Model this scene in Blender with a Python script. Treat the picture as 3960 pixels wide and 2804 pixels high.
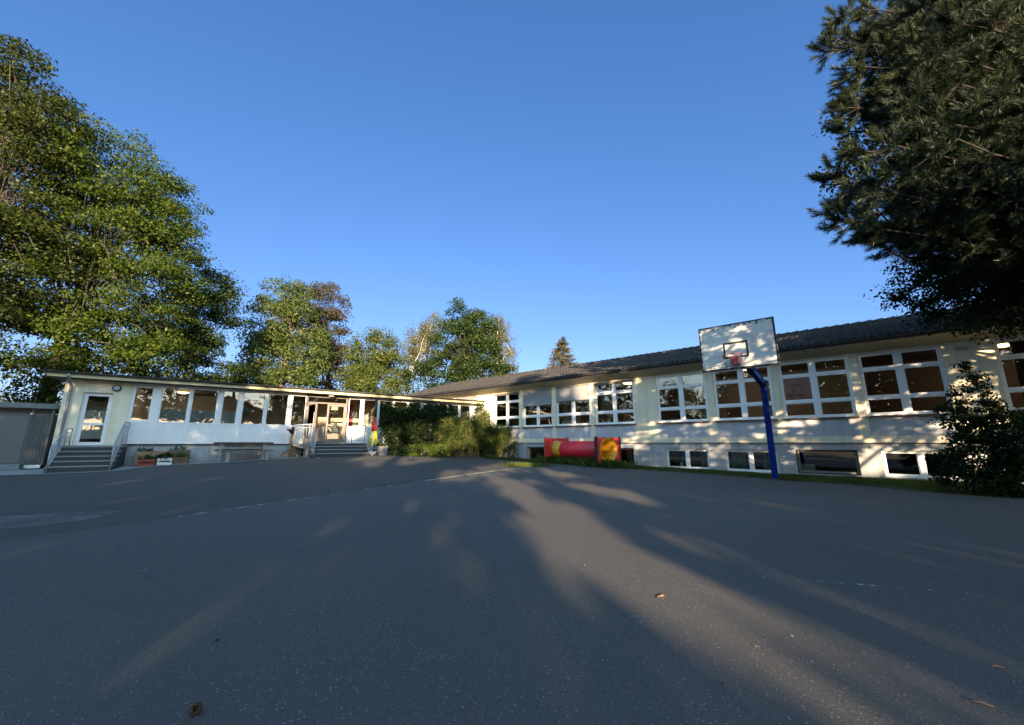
import bpy, math, random
import numpy as np
from mathutils import Vector, Matrix
R_=math.radians
for o in list(bpy.data.objects): bpy.data.objects.remove(o)
S=bpy.context.scene
COL=S.collection
# ---------------------------------------------------------------- camera
EYE=1.1; PITCH=math.atan(310/1520)
cam=bpy.data.cameras.new('camera'); cam.sensor_width=36; cam.lens=1520/3960*36
cam.clip_start=.05; cam.clip_end=2000
camo=bpy.data.objects.new('camera',cam); COL.objects.link(camo)
camo.location=(0,0,EYE); camo.rotation_euler=(math.pi/2+PITCH,0,0); S.camera=camo
# ---------------------------------------------------------------- light
SUN_EL=R_(11.3); SUN_AZ=R_(171)          # azimuth of the sun, clockwise from +Y (behind the viewer)
w=bpy.data.worlds.new('World'); S.world=w; w.use_nodes=True
nt=w.node_tree; bg=nt.nodes['Background']; sky=nt.nodes.new('ShaderNodeTexSky')
sky.sky_type='NISHITA'; sky.sun_disc=False; sky.sun_elevation=SUN_EL; sky.sun_rotation=SUN_AZ
sky.air_density=1.0; sky.dust_density=.0; sky.ozone_density=1.6; sky.altitude=200
# the evening sky of the photograph: deeper blue, gentler gradient (per-channel gain and power)
se=nt.nodes.new('ShaderNodeSeparateColor'); co=nt.nodes.new('ShaderNodeCombineColor'); nt.links.new(sky.outputs[0],se.inputs[0])
for i,(k_,e_) in enumerate(((.199,.97),(.321,.785),(.575,.71))):
    pw=nt.nodes.new('ShaderNodeMath'); pw.operation='POWER'; pw.inputs[1].default_value=e_; mm=nt.nodes.new('ShaderNodeMath'); mm.operation='MULTIPLY'; mm.inputs[1].default_value=k_
    nt.links.new(se.outputs[i],pw.inputs[0]); nt.links.new(pw.outputs[0],mm.inputs[0]); nt.links.new(mm.outputs[0],co.inputs[i])
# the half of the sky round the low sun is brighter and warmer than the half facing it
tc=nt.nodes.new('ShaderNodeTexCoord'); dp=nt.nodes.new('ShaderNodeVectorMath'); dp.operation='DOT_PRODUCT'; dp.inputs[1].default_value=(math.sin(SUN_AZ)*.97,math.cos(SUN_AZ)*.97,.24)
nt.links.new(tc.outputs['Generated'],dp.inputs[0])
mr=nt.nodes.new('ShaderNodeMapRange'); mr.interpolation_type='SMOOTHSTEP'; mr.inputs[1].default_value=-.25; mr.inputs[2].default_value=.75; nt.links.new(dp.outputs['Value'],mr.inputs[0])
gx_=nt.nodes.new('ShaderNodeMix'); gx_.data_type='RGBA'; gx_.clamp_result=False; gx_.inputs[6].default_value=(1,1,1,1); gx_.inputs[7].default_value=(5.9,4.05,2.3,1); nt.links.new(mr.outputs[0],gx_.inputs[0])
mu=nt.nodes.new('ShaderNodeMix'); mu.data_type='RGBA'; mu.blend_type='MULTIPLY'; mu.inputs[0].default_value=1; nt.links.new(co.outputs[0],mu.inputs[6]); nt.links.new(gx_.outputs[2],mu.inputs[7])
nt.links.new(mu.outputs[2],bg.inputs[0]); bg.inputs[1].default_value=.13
sl=bpy.data.lights.new('sun','SUN'); sl.energy=3.7; sl.angle=R_(.53); sl.color=(1,.76,.48)
so=bpy.data.objects.new('sun',sl); COL.objects.link(so)
SD=Vector((-math.sin(SUN_AZ)*math.cos(SUN_EL),-math.cos(SUN_AZ)*math.cos(SUN_EL),-math.sin(SUN_EL)))  # travel direction
so.rotation_euler=SD.to_track_quat('-Z','Y').to_euler()
S.view_settings.view_transform='Standard'; S.view_settings.look='None'
S.view_settings.exposure=2.4; S.view_settings.gamma=1
try:
    S.cycles.max_bounces=6; S.cycles.transparent_max_bounces=12; S.cycles.caustics_reflective=False; S.cycles.caustics_refractive=False
except Exception: pass
# ---------------------------------------------------------------- facade frames
RO=np.array((-1.5312,25.462)); RD=np.array((.75356,-.65738)); RN=np.array((.65738,.75356))   # N: into the building
LO=np.array((-17.46,15.229)); LD=np.array((.81412,.5807)); LN=np.array((-.5807,.81412))
def fr(s,y): p=RO+RD*s+RN*y; return float(p[0]),float(p[1])
def fl(s,y): p=LO+LD*s+LN*y; return float(p[0]),float(p[1])
AR=math.atan2(RD[1],RD[0]); AL=math.atan2(LD[1],LD[0])
# ---------------------------------------------------------------- ground height
cp=[(0,0,0),(-6,0,0),(6,0,0),(0,5,0),(5,6,0),(-6,6,.02),(-20,0,0),(15,-5,0),(0,-15,0),(-25,-20,0),(25,-20,0),(-14,8,.02)]
for s,y,z in [(0,-.2,.12),(2,-2.2,.11),(3,-1.3,.19),(5.5,-1.6,.29),(7,-.8,.36),(9,-2.2,.42),(12,-2,.46),(15,-2.5,.36),(17,-2,.3),(3,3,.2),(10,3,.45)]: cp.append((*fl(s,y),z))
for s,y,z in [(0,-1,.25),(3,-.3,.16),(5,-3,.15),(8,-2,.1),(10,-.2,.02),(12,-.2,-.01),(15,-.2,-.06),(18,-.2,-.07),(22,-.2,-.1),(15.7,-3.4,.02),(10,-4.6,.06),(19,-5,-.01),(6,-5.8,.15),(12,4,0),(0,6,.25)]: cp.append((*fr(s,y),z))
cp+=[(-30,60,.3),(30,60,.1),(60,10,0),(-60,10,0),(-40,30,.2),(40,-10,0)]
cp=np.array(cp,float)
def _k(a,b): return np.sqrt(((a[:,None,:]-b[None,:,:])**2).sum(-1)+1)
A_=_k(cp[:,:2],cp[:,:2])
W_=np.linalg.solve(A_+np.eye(len(cp))*.15,cp[:,2])
def gz(x,y):
    x=np.asarray(x,float); y=np.asarray(y,float); sh=x.shape
    P=np.stack([x.ravel(),y.ravel()],-1)
    z=_k(P,cp[:,:2])@W_
    r=np.hypot(P[:,0],P[:,1]-10); f=np.clip((60-r)/25,0,1)
    return (z*f).reshape(sh)
def g(x,y): return float(gz([x],[y])[0])
cP,sP=math.cos(PITCH),math.sin(PITCH)
def ray(u,v):                              # viewing ray of a pixel of the 2294 px wide photograph
    k=3960/2294; X=u*k-1980; Y=1402-v*k
    return np.array((X,1520*cP-Y*sP,Y*cP+1520*sP))
def on_ground(u,v):
    d=ray(u,v); z=0
    for _ in range(12):
        t=(z-EYE)/d[2]; z=g(d[0]*t,d[1]*t)
    return float(d[0]*t),float(d[1]*t),z
def at(u,v,Y): d=ray(u,v); t=Y/d[1]; return np.array((d[0]*t,Y,d[2]*t+EYE))
def proj(P):                               # world -> pixel
    x=P[:,0]; y=P[:,1]; z=P[:,2]-EYE
    f=y*cP+z*sP; up=-y*sP+z*cP; f=np.maximum(f,1e-3); k=2294/3960
    return (1980+1520*x/f)*k,(1402-1520*up/f)*k,y*cP+z*sP
# ---------------------------------------------------------------- value noise
def vnoise(x,y,seed=0):
    x=np.asarray(x,float); y=np.asarray(y,float); xi=np.floor(x); yi=np.floor(y); fx=x-xi; fy=y-yi
    fx=fx*fx*(3-2*fx); fy=fy*fy*(3-2*fy)
    def h(a,b): q=np.sin(a*127.1+b*311.7+seed*74.7)*43758.5453; return q-np.floor(q)
    return (h(xi,yi)*(1-fx)+h(xi+1,yi)*fx)*(1-fy)+(h(xi,yi+1)*(1-fx)+h(xi+1,yi+1)*fx)*fy
# ---------------------------------------------------------------- materials
def nmat(name): 
    m=bpy.data.materials.new(name); m.use_nodes=True; return m,m.node_tree.nodes,m.node_tree.links
def mat(name,c,rough=.7,var=.12,scale=6.,bump=0,bscale=40.,metal=0,spec=.5,stain=None,stscale=1.5,streak=0):
    m,N,K=nmat(name); b=N['Principled BSDF']
    b.inputs['Roughness'].default_value=rough; b.inputs['Metallic'].default_value=metal
    b.inputs['Specular IOR Level'].default_value=spec
    tc=N.new('ShaderNodeTexCoord')
    n=N.new('ShaderNodeTexNoise'); n.inputs['Scale'].default_value=scale; n.inputs['Detail'].default_value=6
    K.new(tc.outputs['Object'],n.inputs['Vector'])
    r=N.new('ShaderNodeValToRGB'); r.color_ramp.elements[0].position=.3; r.color_ramp.elements[1].position=.7
    r.color_ramp.elements[0].color=(*[max(0,x*(1-var)) for x in c],1); r.color_ramp.elements[1].color=(*[min(1,x*(1+var)) for x in c],1)
    K.new(n.outputs[0],r.inputs[0]); out=r.outputs[0]
    if stain:
        n2=N.new('ShaderNodeTexNoise'); n2.inputs['Scale'].default_value=stscale; n2.inputs['Detail'].default_value=8; n2.inputs['Roughness'].default_value=.7
        K.new(tc.outputs['Object'],n2.inputs['Vector'])
        r2=N.new('ShaderNodeValToRGB'); r2.color_ramp.elements[0].position=.52; r2.color_ramp.elements[1].position=.72
        K.new(n2.outputs[0],r2.inputs[0]); mx=N.new('ShaderNodeMix'); mx.data_type='RGBA'
        K.new(r2.outputs[0],mx.inputs[0]); K.new(out,mx.inputs[6]); mx.inputs[7].default_value=(*stain,1); out=mx.outputs[2]
    if streak:      # rain streaks and grime running down the wall
        mp=N.new('ShaderNodeMapping'); mp.inputs['Scale'].default_value=(5,5,.28); K.new(tc.outputs['Object'],mp.inputs[0])
        n4=N.new('ShaderNodeTexNoise'); n4.inputs['Scale'].default_value=1; n4.inputs['Detail'].default_value=7; n4.inputs['Roughness'].default_value=.65; K.new(mp.outputs[0],n4.inputs['Vector'])
        r4=N.new('ShaderNodeValToRGB'); r4.color_ramp.elements[0].position=.30; r4.color_ramp.elements[1].position=.58; q=1-streak; r4.color_ramp.elements[0].color=(q,q*.98,q*.94,1); r4.color_ramp.elements[1].color=(1,1,1,1); K.new(n4.outputs[0],r4.inputs[0])
        m4=N.new('ShaderNodeMix'); m4.data_type='RGBA'; m4.blend_type='MULTIPLY'; m4.inputs[0].default_value=1; K.new(out,m4.inputs[6]); K.new(r4.outputs[0],m4.inputs[7]); out=m4.outputs[2]
    K.new(out,b.inputs['Base Color'])
    if bump:
        n3=N.new('ShaderNodeTexNoise'); n3.inputs['Scale'].default_value=bscale; n3.inputs['Detail'].default_value=4
        K.new(tc.outputs['Object'],n3.inputs['Vector'])
        bp=N.new('ShaderNodeBump'); bp.inputs['Strength'].default_value=bump; bp.inputs['Distance'].default_value=.01
        K.new(n3.outputs[0],bp.inputs['Height']); K.new(bp.outputs[0],b.inputs['Normal'])
    return m
def leafmat(name,c0,c1,tr=.35,c2=None,gloss=.012):
    m,N,K=nmat(name); N.remove(N['Principled BSDF']); out=N['Material Output']
    ge=N.new('ShaderNodeNewGeometry'); r=N.new('ShaderNodeValToRGB')
    r.color_ramp.elements[0].color=(*c0,1); r.color_ramp.elements[1].color=(*c1,1)
    if c2: e=r.color_ramp.elements.new(.5); e.color=(*c2,1)
    tc=N.new('ShaderNodeTexCoord'); nz=N.new('ShaderNodeTexNoise'); nz.inputs['Scale'].default_value=.9; nz.inputs['Detail'].default_value=2; K.new(tc.outputs['Object'],nz.inputs['Vector'])
    mr=N.new('ShaderNodeMapRange'); mr.inputs[1].default_value=.3; mr.inputs[2].default_value=.7; mr.inputs[3].default_value=-.5; mr.inputs[4].default_value=.9; K.new(nz.outputs[0],mr.inputs[0])
    am=N.new('ShaderNodeMath'); am.operation='MULTIPLY_ADD'; am.inputs[1].default_value=.6; am.use_clamp=True; K.new(ge.outputs['Random Per Island'],am.inputs[0]); K.new(mr.outputs[0],am.inputs[2]); K.new(am.outputs[0],r.inputs[0])
    d=N.new('ShaderNodeBsdfDiffuse'); t=N.new('ShaderNodeBsdfTranslucent'); mx=N.new('ShaderNodeMixShader'); mx.inputs[0].default_value=tr
    K.new(r.outputs[0],d.inputs[0]); K.new(r.outputs[0],t.inputs[0]); K.new(d.outputs[0],mx.inputs[1]); K.new(t.outputs[0],mx.inputs[2])
    gl=N.new('ShaderNodeBsdfGlossy'); gl.inputs['Roughness'].default_value=.45; m2=N.new('ShaderNodeMixShader'); m2.inputs[0].default_value=gloss
    K.new(mx.outputs[0],m2.inputs[1]); K.new(gl.outputs[0],m2.inputs[2]); K.new(m2.outputs[0],out.inputs[0])
    return m
def emis(name,c,s):
    m,N,K=nmat(name); b=N['Principled BSDF']; b.inputs['Base Color'].default_value=(*c,1); b.inputs['Emission Color'].default_value=(*c,1); b.inputs['Emission Strength'].default_value=s; return m
def glassmat(name,tint=(.92,.94,.94),k=2.3,wave=.05):
    m,N,K=nmat(name); N.remove(N['Principled BSDF']); out=N['Material Output']
    t=N.new('ShaderNodeBsdfTransparent'); t.inputs[0].default_value=(*tint,1)
    gl=N.new('ShaderNodeBsdfGlossy'); gl.inputs['Roughness'].default_value=.0
    f=N.new('ShaderNodeFresnel'); f.inputs[0].default_value=1.55
    mu=N.new('ShaderNodeMath'); mu.operation='MULTIPLY'; mu.inputs[1].default_value=k; mu.use_clamp=True
    K.new(f.outputs[0],mu.inputs[0])
    tc=N.new('ShaderNodeTexCoord'); n=N.new('ShaderNodeTexNoise'); n.inputs['Scale'].default_value=1.3; n.inputs['Detail'].default_value=1
    K.new(tc.outputs['Object'],n.inputs['Vector']); bp=N.new('ShaderNodeBump'); bp.inputs['Strength'].default_value=wave; bp.inputs['Distance'].default_value=.1
    K.new(n.outputs[0],bp.inputs['Height']); K.new(bp.outputs[0],gl.inputs['Normal'])
    mx=N.new('ShaderNodeMixShader'); K.new(mu.outputs[0],mx.inputs[0]); K.new(t.outputs[0],mx.inputs[1]); K.new(gl.outputs[0],mx.inputs[2]); K.new(mx.outputs[0],out.inputs[0])
    return m
def woodmat(name,c,var=.3,axis=(3,3,40)):
    m,N,K=nmat(name); b=N['Principled BSDF']; b.inputs['Roughness'].default_value=.75
    tc=N.new('ShaderNodeTexCoord'); mp=N.new('ShaderNodeMapping'); mp.inputs['Scale'].default_value=axis; n=N.new('ShaderNodeTexNoise'); n.inputs['Scale'].default_value=1; n.inputs['Detail'].default_value=5
    K.new(tc.outputs['Object'],mp.inputs[0]); K.new(mp.outputs[0],n.inputs['Vector'])
    r=N.new('ShaderNodeValToRGB'); r.color_ramp.elements[0].position=.3; r.color_ramp.elements[1].position=.7
    r.color_ramp.elements[0].color=(*[x*(1-var) for x in c],1); r.color_ramp.elements[1].color=(*[min(1,x*(1+var)) for x in c],1)
    K.new(n.outputs[0],r.inputs[0]); K.new(r.outputs[0],b.inputs['Base Color']); return m
M={}
M['cream']=mat('cream_plaster',(.83,.75,.57),.85,.05,3,.25,120,stain=(.75,.68,.52),stscale=.9,streak=.12)
M['creamL']=mat('yellow_plaster',(.88,.80,.60),.85,.04,3,.3,150,streak=.13)
M['spandrel']=mat('grey_lilac_plaster',(.50,.515,.55),.85,.05,2,.25,120,stain=(.44,.45,.48),stscale=1.1,streak=.16)
M['plinth']=mat('grey_plinth_plaster',(.40,.41,.42),.85,.06,2.5,.3,100,stain=(.28,.285,.285),stscale=1.3,streak=.2)
M['white']=mat('white_plastic',(.86,.86,.86),.35,.02,2)
M['panel']=mat('white_panel',(.85,.86,.87),.4,.02,1,streak=.06)
M['sill']=mat('brown_sill',(.13,.085,.085),.6,.15,8)
M['soffit']=mat('soffit_board',(.13,.10,.07),.8,.1,4)
M['fascia']=mat('cream_fascia',(.70,.60,.36),.7,.06,4)
M['soffitR']=mat('olive_soffit',(.50,.46,.30),.8,.06,4)
M['gutter']=mat('grey_gutter',(.055,.055,.06),.5,.2,5)
M['zinc']=mat('zinc_pipe',(.34,.36,.39),.45,.15,9,metal=.6)
M['galv']=mat('galvanised_steel',(.42,.44,.47),.5,.12,25,metal=.5)
M['roofing']=mat('dark_roofing',(.05,.05,.05),.9,.3,8)
M['glass']=glassmat('window_glass')
M['glassR']=glassmat('dark_window_glass',(.88,.86,.82),2.8)
M['door_film']=mat('pale_door_film',(.62,.66,.62),.5,.03,2)  # pale tone that paints the reflection in the end door panes
M['film']=mat('frosted_film',(.40,.43,.39),.5,.05,2)  # grey-green tone that paints a reflection low in the pavilion panes
M['alu']=mat('brown_grey_aluminium',(.20,.17,.15),.45,.05,3)
M['step']=mat('slate_step',(.040,.041,.046),.7,.25,10,.3,80)
M['nosing']=mat('step_nosing',(.22,.225,.23),.8,.15,20)
M['concrete']=mat('concrete',(.26,.26,.26),.9,.15,4,.4,60,stain=(.19,.185,.18),stscale=2)
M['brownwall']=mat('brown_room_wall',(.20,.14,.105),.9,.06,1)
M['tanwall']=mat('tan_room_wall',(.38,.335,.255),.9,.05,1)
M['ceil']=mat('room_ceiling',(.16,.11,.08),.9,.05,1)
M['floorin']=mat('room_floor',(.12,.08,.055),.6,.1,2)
M['creamin']=mat('corridor_wall',(.62,.56,.44),.9,.04,1)
M['red']=mat('red_paint',(.48,.02,.02),.5,.06,3)
M['lampglow']=emis('lamp_glow',(1,.62,.25),2.2)
M['opal']=mat('opal_glass',(.62,.66,.70),.3,.02,2)
M['black']=mat('black_paint',(.012,.012,.014),.45,.2,10)
M['blind']=mat('grey_blind_slats',(.36,.37,.39),.7,.03,2)
M['curtain']=mat('curtain_cloth',(.40,.36,.30),.95,.15,6)
M['green_curtain']=mat('green_curtain_cloth',(.17,.27,.26),.95,.12,6)
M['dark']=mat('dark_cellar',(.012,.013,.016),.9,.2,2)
# ---------------------------------------------------------------- mesh builder
class MB:
    def __init__(s): s.v=[]; s.f=[]; s.m=[]; s.cur=0; s.sm=[]
    def add(s,v,f,smooth=False):
        b=len(s.v); s.v+= [tuple(map(float,p)) for p in v]; s.f+=[tuple(i+b for i in q) for q in f]; s.m+=[s.cur]*len(f); s.sm+=[smooth]*len(f); return s
    def box(s,x0,x1,y0,y1,z0,z1,bev=0):
        x0,x1=min(x0,x1),max(x0,x1); y0,y1=min(y0,y1),max(y0,y1); z0,z1=min(z0,z1),max(z0,z1)
        v=[(x,y,z) for z in(z0,z1) for y in(y0,y1) for x in(x0,x1)]
        return s.add(v,[(0,2,3,1),(4,5,7,6),(0,1,5,4),(2,6,7,3),(0,4,6,2),(1,3,7,5)])
    def bar(s,a,b,w,h=None,up=(0,0,1)):        # rectangular bar between two points
        h=h or w; a=Vector(a); b=Vector(b); d=(b-a).normalized(); u=Vector(up)
        if abs(d.dot(u))>.98: u=Vector((0,1,0)) if abs(d.y)<.9 else Vector((1,0,0))
        x=d.cross(u).normalized(); z=x.cross(d).normalized()
        v=[p+x*i*w/2+z*j*h/2 for p in(a,b) for i,j in((-1,-1),(1,-1),(1,1),(-1,1))]
        return s.add(v,[(3,2,1,0),(4,5,6,7),(0,1,5,4),(1,2,6,5),(2,3,7,6),(3,0,4,7)])
    def tube(s,pts,r,n=8,cap=True):
        P=[Vector(p) for p in pts]; rs=r if hasattr(r,'__len__') else [r]*len(P)
        v=[]; f=[]; px=None
        for i,p in enumerate(P):
            d=(P[min(i+1,len(P)-1)]-P[max(i-1,0)])
            d=d.normalized() if d.length>1e-9 else Vector((0,0,1))
            if px is None:
                u=Vector((0,0,1)) if abs(d.z)<.95 else Vector((1,0,0)); px=d.cross(u).normalized()
            x=(px-d*px.dot(d)); x=x.normalized() if x.length>1e-6 else d.orthogonal().normalized(); y=d.cross(x); px=x
            for k in range(n):
                a=2*math.pi*k/n; v.append(p+(x*math.cos(a)+y*math.sin(a))*rs[i])
        for i in range(len(P)-1):
            for k in range(n): f.append((i*n+k,i*n+(k+1)%n,(i+1)*n+(k+1)%n,(i+1)*n+k))
        if cap: f+= [tuple(range(n))[::-1],tuple((len(P)-1)*n+k for k in range(n))]
        return s.add(v,f,True)
    def lathe(s,prof,c=(0,0,0),n=20,axis='z'):
        v=[];f=[]
        for r,h in prof:
            for k in range(n):
                a=2*math.pi*k/n; x,y=r*math.cos(a),r*math.sin(a)
                v.append((c[0]+x,c[1]+y,c[2]+h) if axis=='z' else ((c[0]+x,c[1]+h,c[2]+y) if axis=='y' else (c[0]+h,c[1]+x,c[2]+y)))
        for i in range(len(prof)-1):
            for k in range(n): f.append((i*n+k,i*n+(k+1)%n,(i+1)*n+(k+1)%n,(i+1)*n+k))
        return s.add(v,f,True)
    def grid(s,nu,nv,fn,smooth=True):
        v=[fn(i/nu,j/nv) for j in range(nv+1) for i in range(nu+1)]
        f=[(j*(nu+1)+i,j*(nu+1)+i+1,(j+1)*(nu+1)+i+1,(j+1)*(nu+1)+i) for j in range(nv) for i in range(nu)]
        return s.add(v,f,smooth)
    def build(s,name,mats,parent=None,bevel=0):
        me=bpy.data.meshes.new(name); me.from_pydata(s.v,[],s.f)
        for m in (mats if isinstance(mats,(list,tuple)) else [mats]): me.materials.append(m)
        me.polygons.foreach_set('material_index',s.m); me.polygons.foreach_set('use_smooth',s.sm); me.update()
        o=bpy.data.objects.new(name,me); COL.objects.link(o)
        if parent: o.parent=parent
        if bevel:
            b=o.modifiers.new('bevel','BEVEL'); b.width=bevel; b.segments=2; b.limit_method='ANGLE'
        return o
def npmesh(name,V,F,mats,parent=None,smooth=False,k=4):
    me=bpy.data.meshes.new(name); V=np.asarray(V,np.float32); F=np.asarray(F,np.int32)
    me.vertices.add(len(V)); me.vertices.foreach_set('co',V.ravel())
    me.loops.add(F.size); me.loops.foreach_set('vertex_index',F.ravel())
    me.polygons.add(len(F)); me.polygons.foreach_set('loop_start',np.arange(0,F.size,k,dtype=np.int32)); me.polygons.foreach_set('loop_total',np.full(len(F),k,np.int32))
    if smooth: me.polygons.foreach_set('use_smooth',np.ones(len(F),bool))
    me.materials.append(mats); me.update(calc_edges=True); me.validate()
    o=bpy.data.objects.new(name,me); COL.objects.link(o)
    if parent: o.parent=parent
    return o
def tag(o,label=None,cat=None,group=None,kind=None):
    if label: o['label']=label
    if cat: o['category']=cat
    if group: o['group']=group
    if kind: o['kind']=kind
    return o
def thing(name,label,cat,loc=(0,0,0),rz=0,group=None):
    o=bpy.data.objects.new(name,None); COL.objects.link(o); o.location=loc; o.rotation_euler=(0,0,rz); o.empty_display_size=.2
    return tag(o,label,cat,group)
def copy_tree(o,loc,rz,label,parent=None):
    c=o.copy(); COL.objects.link(c)
    if parent: c.parent=parent
    else: c.location=loc; c.rotation_euler=(0,0,rz); c['label']=label
    for ch in list(o.children): copy_tree(ch,None,0,None,c)
    return c
def wall_holes(mb,s0,s1,z0,z1,y0,y1,holes):
    xs=sorted({s0,s1,*[h[0] for h in holes],*[h[1] for h in holes]}); xs=[x for x in xs if s0<=x<=s1]
    for a,b in zip(xs,xs[1:]):
        m=(a+b)/2; hs=sorted((max(h[2],z0),min(h[3],z1)) for h in holes if h[0]<m<h[1]); z=z0
        for h0,h1 in hs:
            if h0>z+1e-4: mb.box(a,b,y0,y1,z,h0)
            z=max(z,h1)
        if z<z1-1e-4: mb.box(a,b,y0,y1,z,z1)
    return mb
# ================================================================ GROUND
def axis_pts(lo,hi,near_lo,near_hi,st):
    a=list(np.arange(near_lo,near_hi+st,st)); x=near_lo; d=st
    while x>lo: d*=1.35; x-=d; a.insert(0,x)
    x=near_hi; d=st
    while x<hi: d*=1.35; x+=d; a.append(x)
    return np.array(a)
gx=axis_pts(-400,400,-24,16,.5); gy=axis_pts(-300,600,-2,30,.5)
GX,GY=np.meshgrid(gx,gy); GZ=gz(GX,GY)
V=np.stack([GX,GY,GZ],-1).reshape(-1,3); nx=len(gx); ny=len(gy)
ii=(np.arange(ny-1)[:,None]*nx+np.arange(nx-1)[None,:]).ravel(); F=np.stack([ii,ii+1,ii+nx+1,ii+nx],-1)
CR0=np.array(on_ground(400,1158)[:2]); CR1=np.array(on_ground(1190,1045)[:2])   # joint between the two asphalt areas
def asphalt():
    m,N,K=nmat('asphalt'); b=N['Principled BSDF']; b.inputs['Roughness'].default_value=.82; b.inputs['Specular IOR Level'].default_value=.35
    tc=N.new('ShaderNodeTexCoord')
    def noise(sc,det=5,ro=.6):
        n=N.new('ShaderNodeTexNoise'); n.inputs['Scale'].default_value=sc; n.inputs['Detail'].default_value=det; n.inputs['Roughness'].default_value=ro; K.new(tc.outputs['Object'],n.inputs['Vector']); return n.outputs[0]
    def ramp(x,p0,p1,c0,c1):
        r=N.new('ShaderNodeValToRGB'); r.color_ramp.elements[0].position=p0; r.color_ramp.elements[1].position=p1
        r.color_ramp.elements[0].color=(*c0,1); r.color_ramp.elements[1].color=(*c1,1); K.new(x,r.inputs[0]); return r.outputs[0]
    def mix(f,a,c,mode='MIX'):
        x=N.new('ShaderNodeMix'); x.data_type='RGBA'; x.blend_type=mode
        if hasattr(f,'is_linked'): K.new(f,x.inputs[0])
        else: x.inputs[0].default_value=f
        for i,q in((6,a),(7,c)):
            if hasattr(q,'is_linked'): K.new(q,x.inputs[i])
            else: x.inputs[i].default_value=(*q,1)
        return x.outputs[2]
    base=ramp(noise(.35,6,.65),.35,.68,(.064,.058,.052),(.096,.086,.076))
    base=mix(.55,base,ramp(noise(150,3,.6),.3,.7,(.024,.024,.024),(.155,.141,.126)),'MIX')
    # pale stones worn out of the surface
    vo=N.new('ShaderNodeTexVoronoi'); vo.inputs['Scale'].default_value=115; K.new(tc.outputs['Object'],vo.inputs['Vector'])
    sep=N.new('ShaderNodeSeparateColor'); K.new(vo.outputs['Color'],sep.inputs[0])
    st=N.new('ShaderNodeMath'); st.operation='GREATER_THAN'; st.inputs[1].default_value=.962; K.new(sep.outputs[0],st.inputs[0])
    di=N.new('ShaderNodeMath'); di.operation='LESS_THAN'; di.inputs[1].default_value=.40; K.new(vo.outputs['Distance'],di.inputs[0])
    pr=N.new('ShaderNodeMath'); pr.operation='MULTIPLY'; K.new(st.outputs[0],pr.inputs[0]); K.new(di.outputs[0],pr.inputs[1])
    pf=N.new('ShaderNodeMath'); pf.operation='MULTIPLY'; K.new(pr.outputs[0],pf.inputs[0]); K.new(ramp(noise(1.2,4),.35,.65,(.35,.35,.35),(1,1,1)),pf.inputs[1])
    near=mix(pf.outputs[0],base,(.38,.365,.345))
    # beyond the joint: older, smoother, a little darker surface
    d=CR1-CR0; n_=np.array((-d[1],d[0]))/np.hypot(*d)
    vm=N.new('ShaderNodeVectorMath'); vm.operation='DOT_PRODUCT'; vm.inputs[1].default_value=(n_[0],n_[1],0); K.new(tc.outputs['Object'],vm.inputs[0])
    gt=N.new('ShaderNodeMath'); gt.operation='GREATER_THAN'; gt.inputs[1].default_value=float(n_@CR0); K.new(vm.outputs['Value'],gt.inputs[0])
    far=mix(.5,ramp(noise(.5,6,.7),.3,.7,(.048,.044,.040),(.080,.072,.063)),ramp(noise(60,3,.6),.3,.7,(.034,.032,.030),(.104,.094,.083)))
    far=mix(ramp(noise(2.3,6,.75),.63,.72,(0,0,0),(.8,.8,.8)),far,(.16,.15,.135))
    K.new(mix(gt.outputs[0],near,far),b.inputs['Base Color'])
    bp=N.new('ShaderNodeBump'); bp.inputs['Strength'].default_value=.7; bp.inputs['Distance'].default_value=.006
    K.new(noise(140,3,.7),bp.inputs['Height']); K.new(bp.outputs[0],b.inputs['Normal'])
    return m
M['asphalt']=asphalt()
tag(npmesh('ground',V,F,M['asphalt'],None,True),'dark grey asphalt schoolyard',None,None,'structure')
def sheet(name,poly,m,lift,label=None,res=None):
    # flat sheet following the ground, from a closed outline of ground points
    import bmesh
    bm=bmesh.new(); vs=[bm.verts.new((p[0],p[1],0)) for p in poly]; bm.faces.new(vs)
    bmesh.ops.triangulate(bm,faces=bm.faces[:])
    for _ in range(res or 0): bmesh.ops.subdivide_edges(bm,edges=[e for e in bm.edges if e.calc_length()>.7],cuts=1,use_grid_fill=False); bmesh.ops.triangulate(bm,faces=bm.faces[:])
    for v in bm.verts: v.co.z=g(v.co.x,v.co.y)+lift
    bmesh.ops.recalc_face_normals(bm,faces=bm.faces[:])
    if sum(f.normal.z for f in bm.faces)<0: bmesh.ops.reverse_faces(bm,faces=bm.faces[:])
    me=bpy.data.meshes.new(name); bm.to_mesh(me); bm.free(); me.materials.append(m)
    o=bpy.data.objects.new(name,me); COL.objects.link(o); return o
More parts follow.
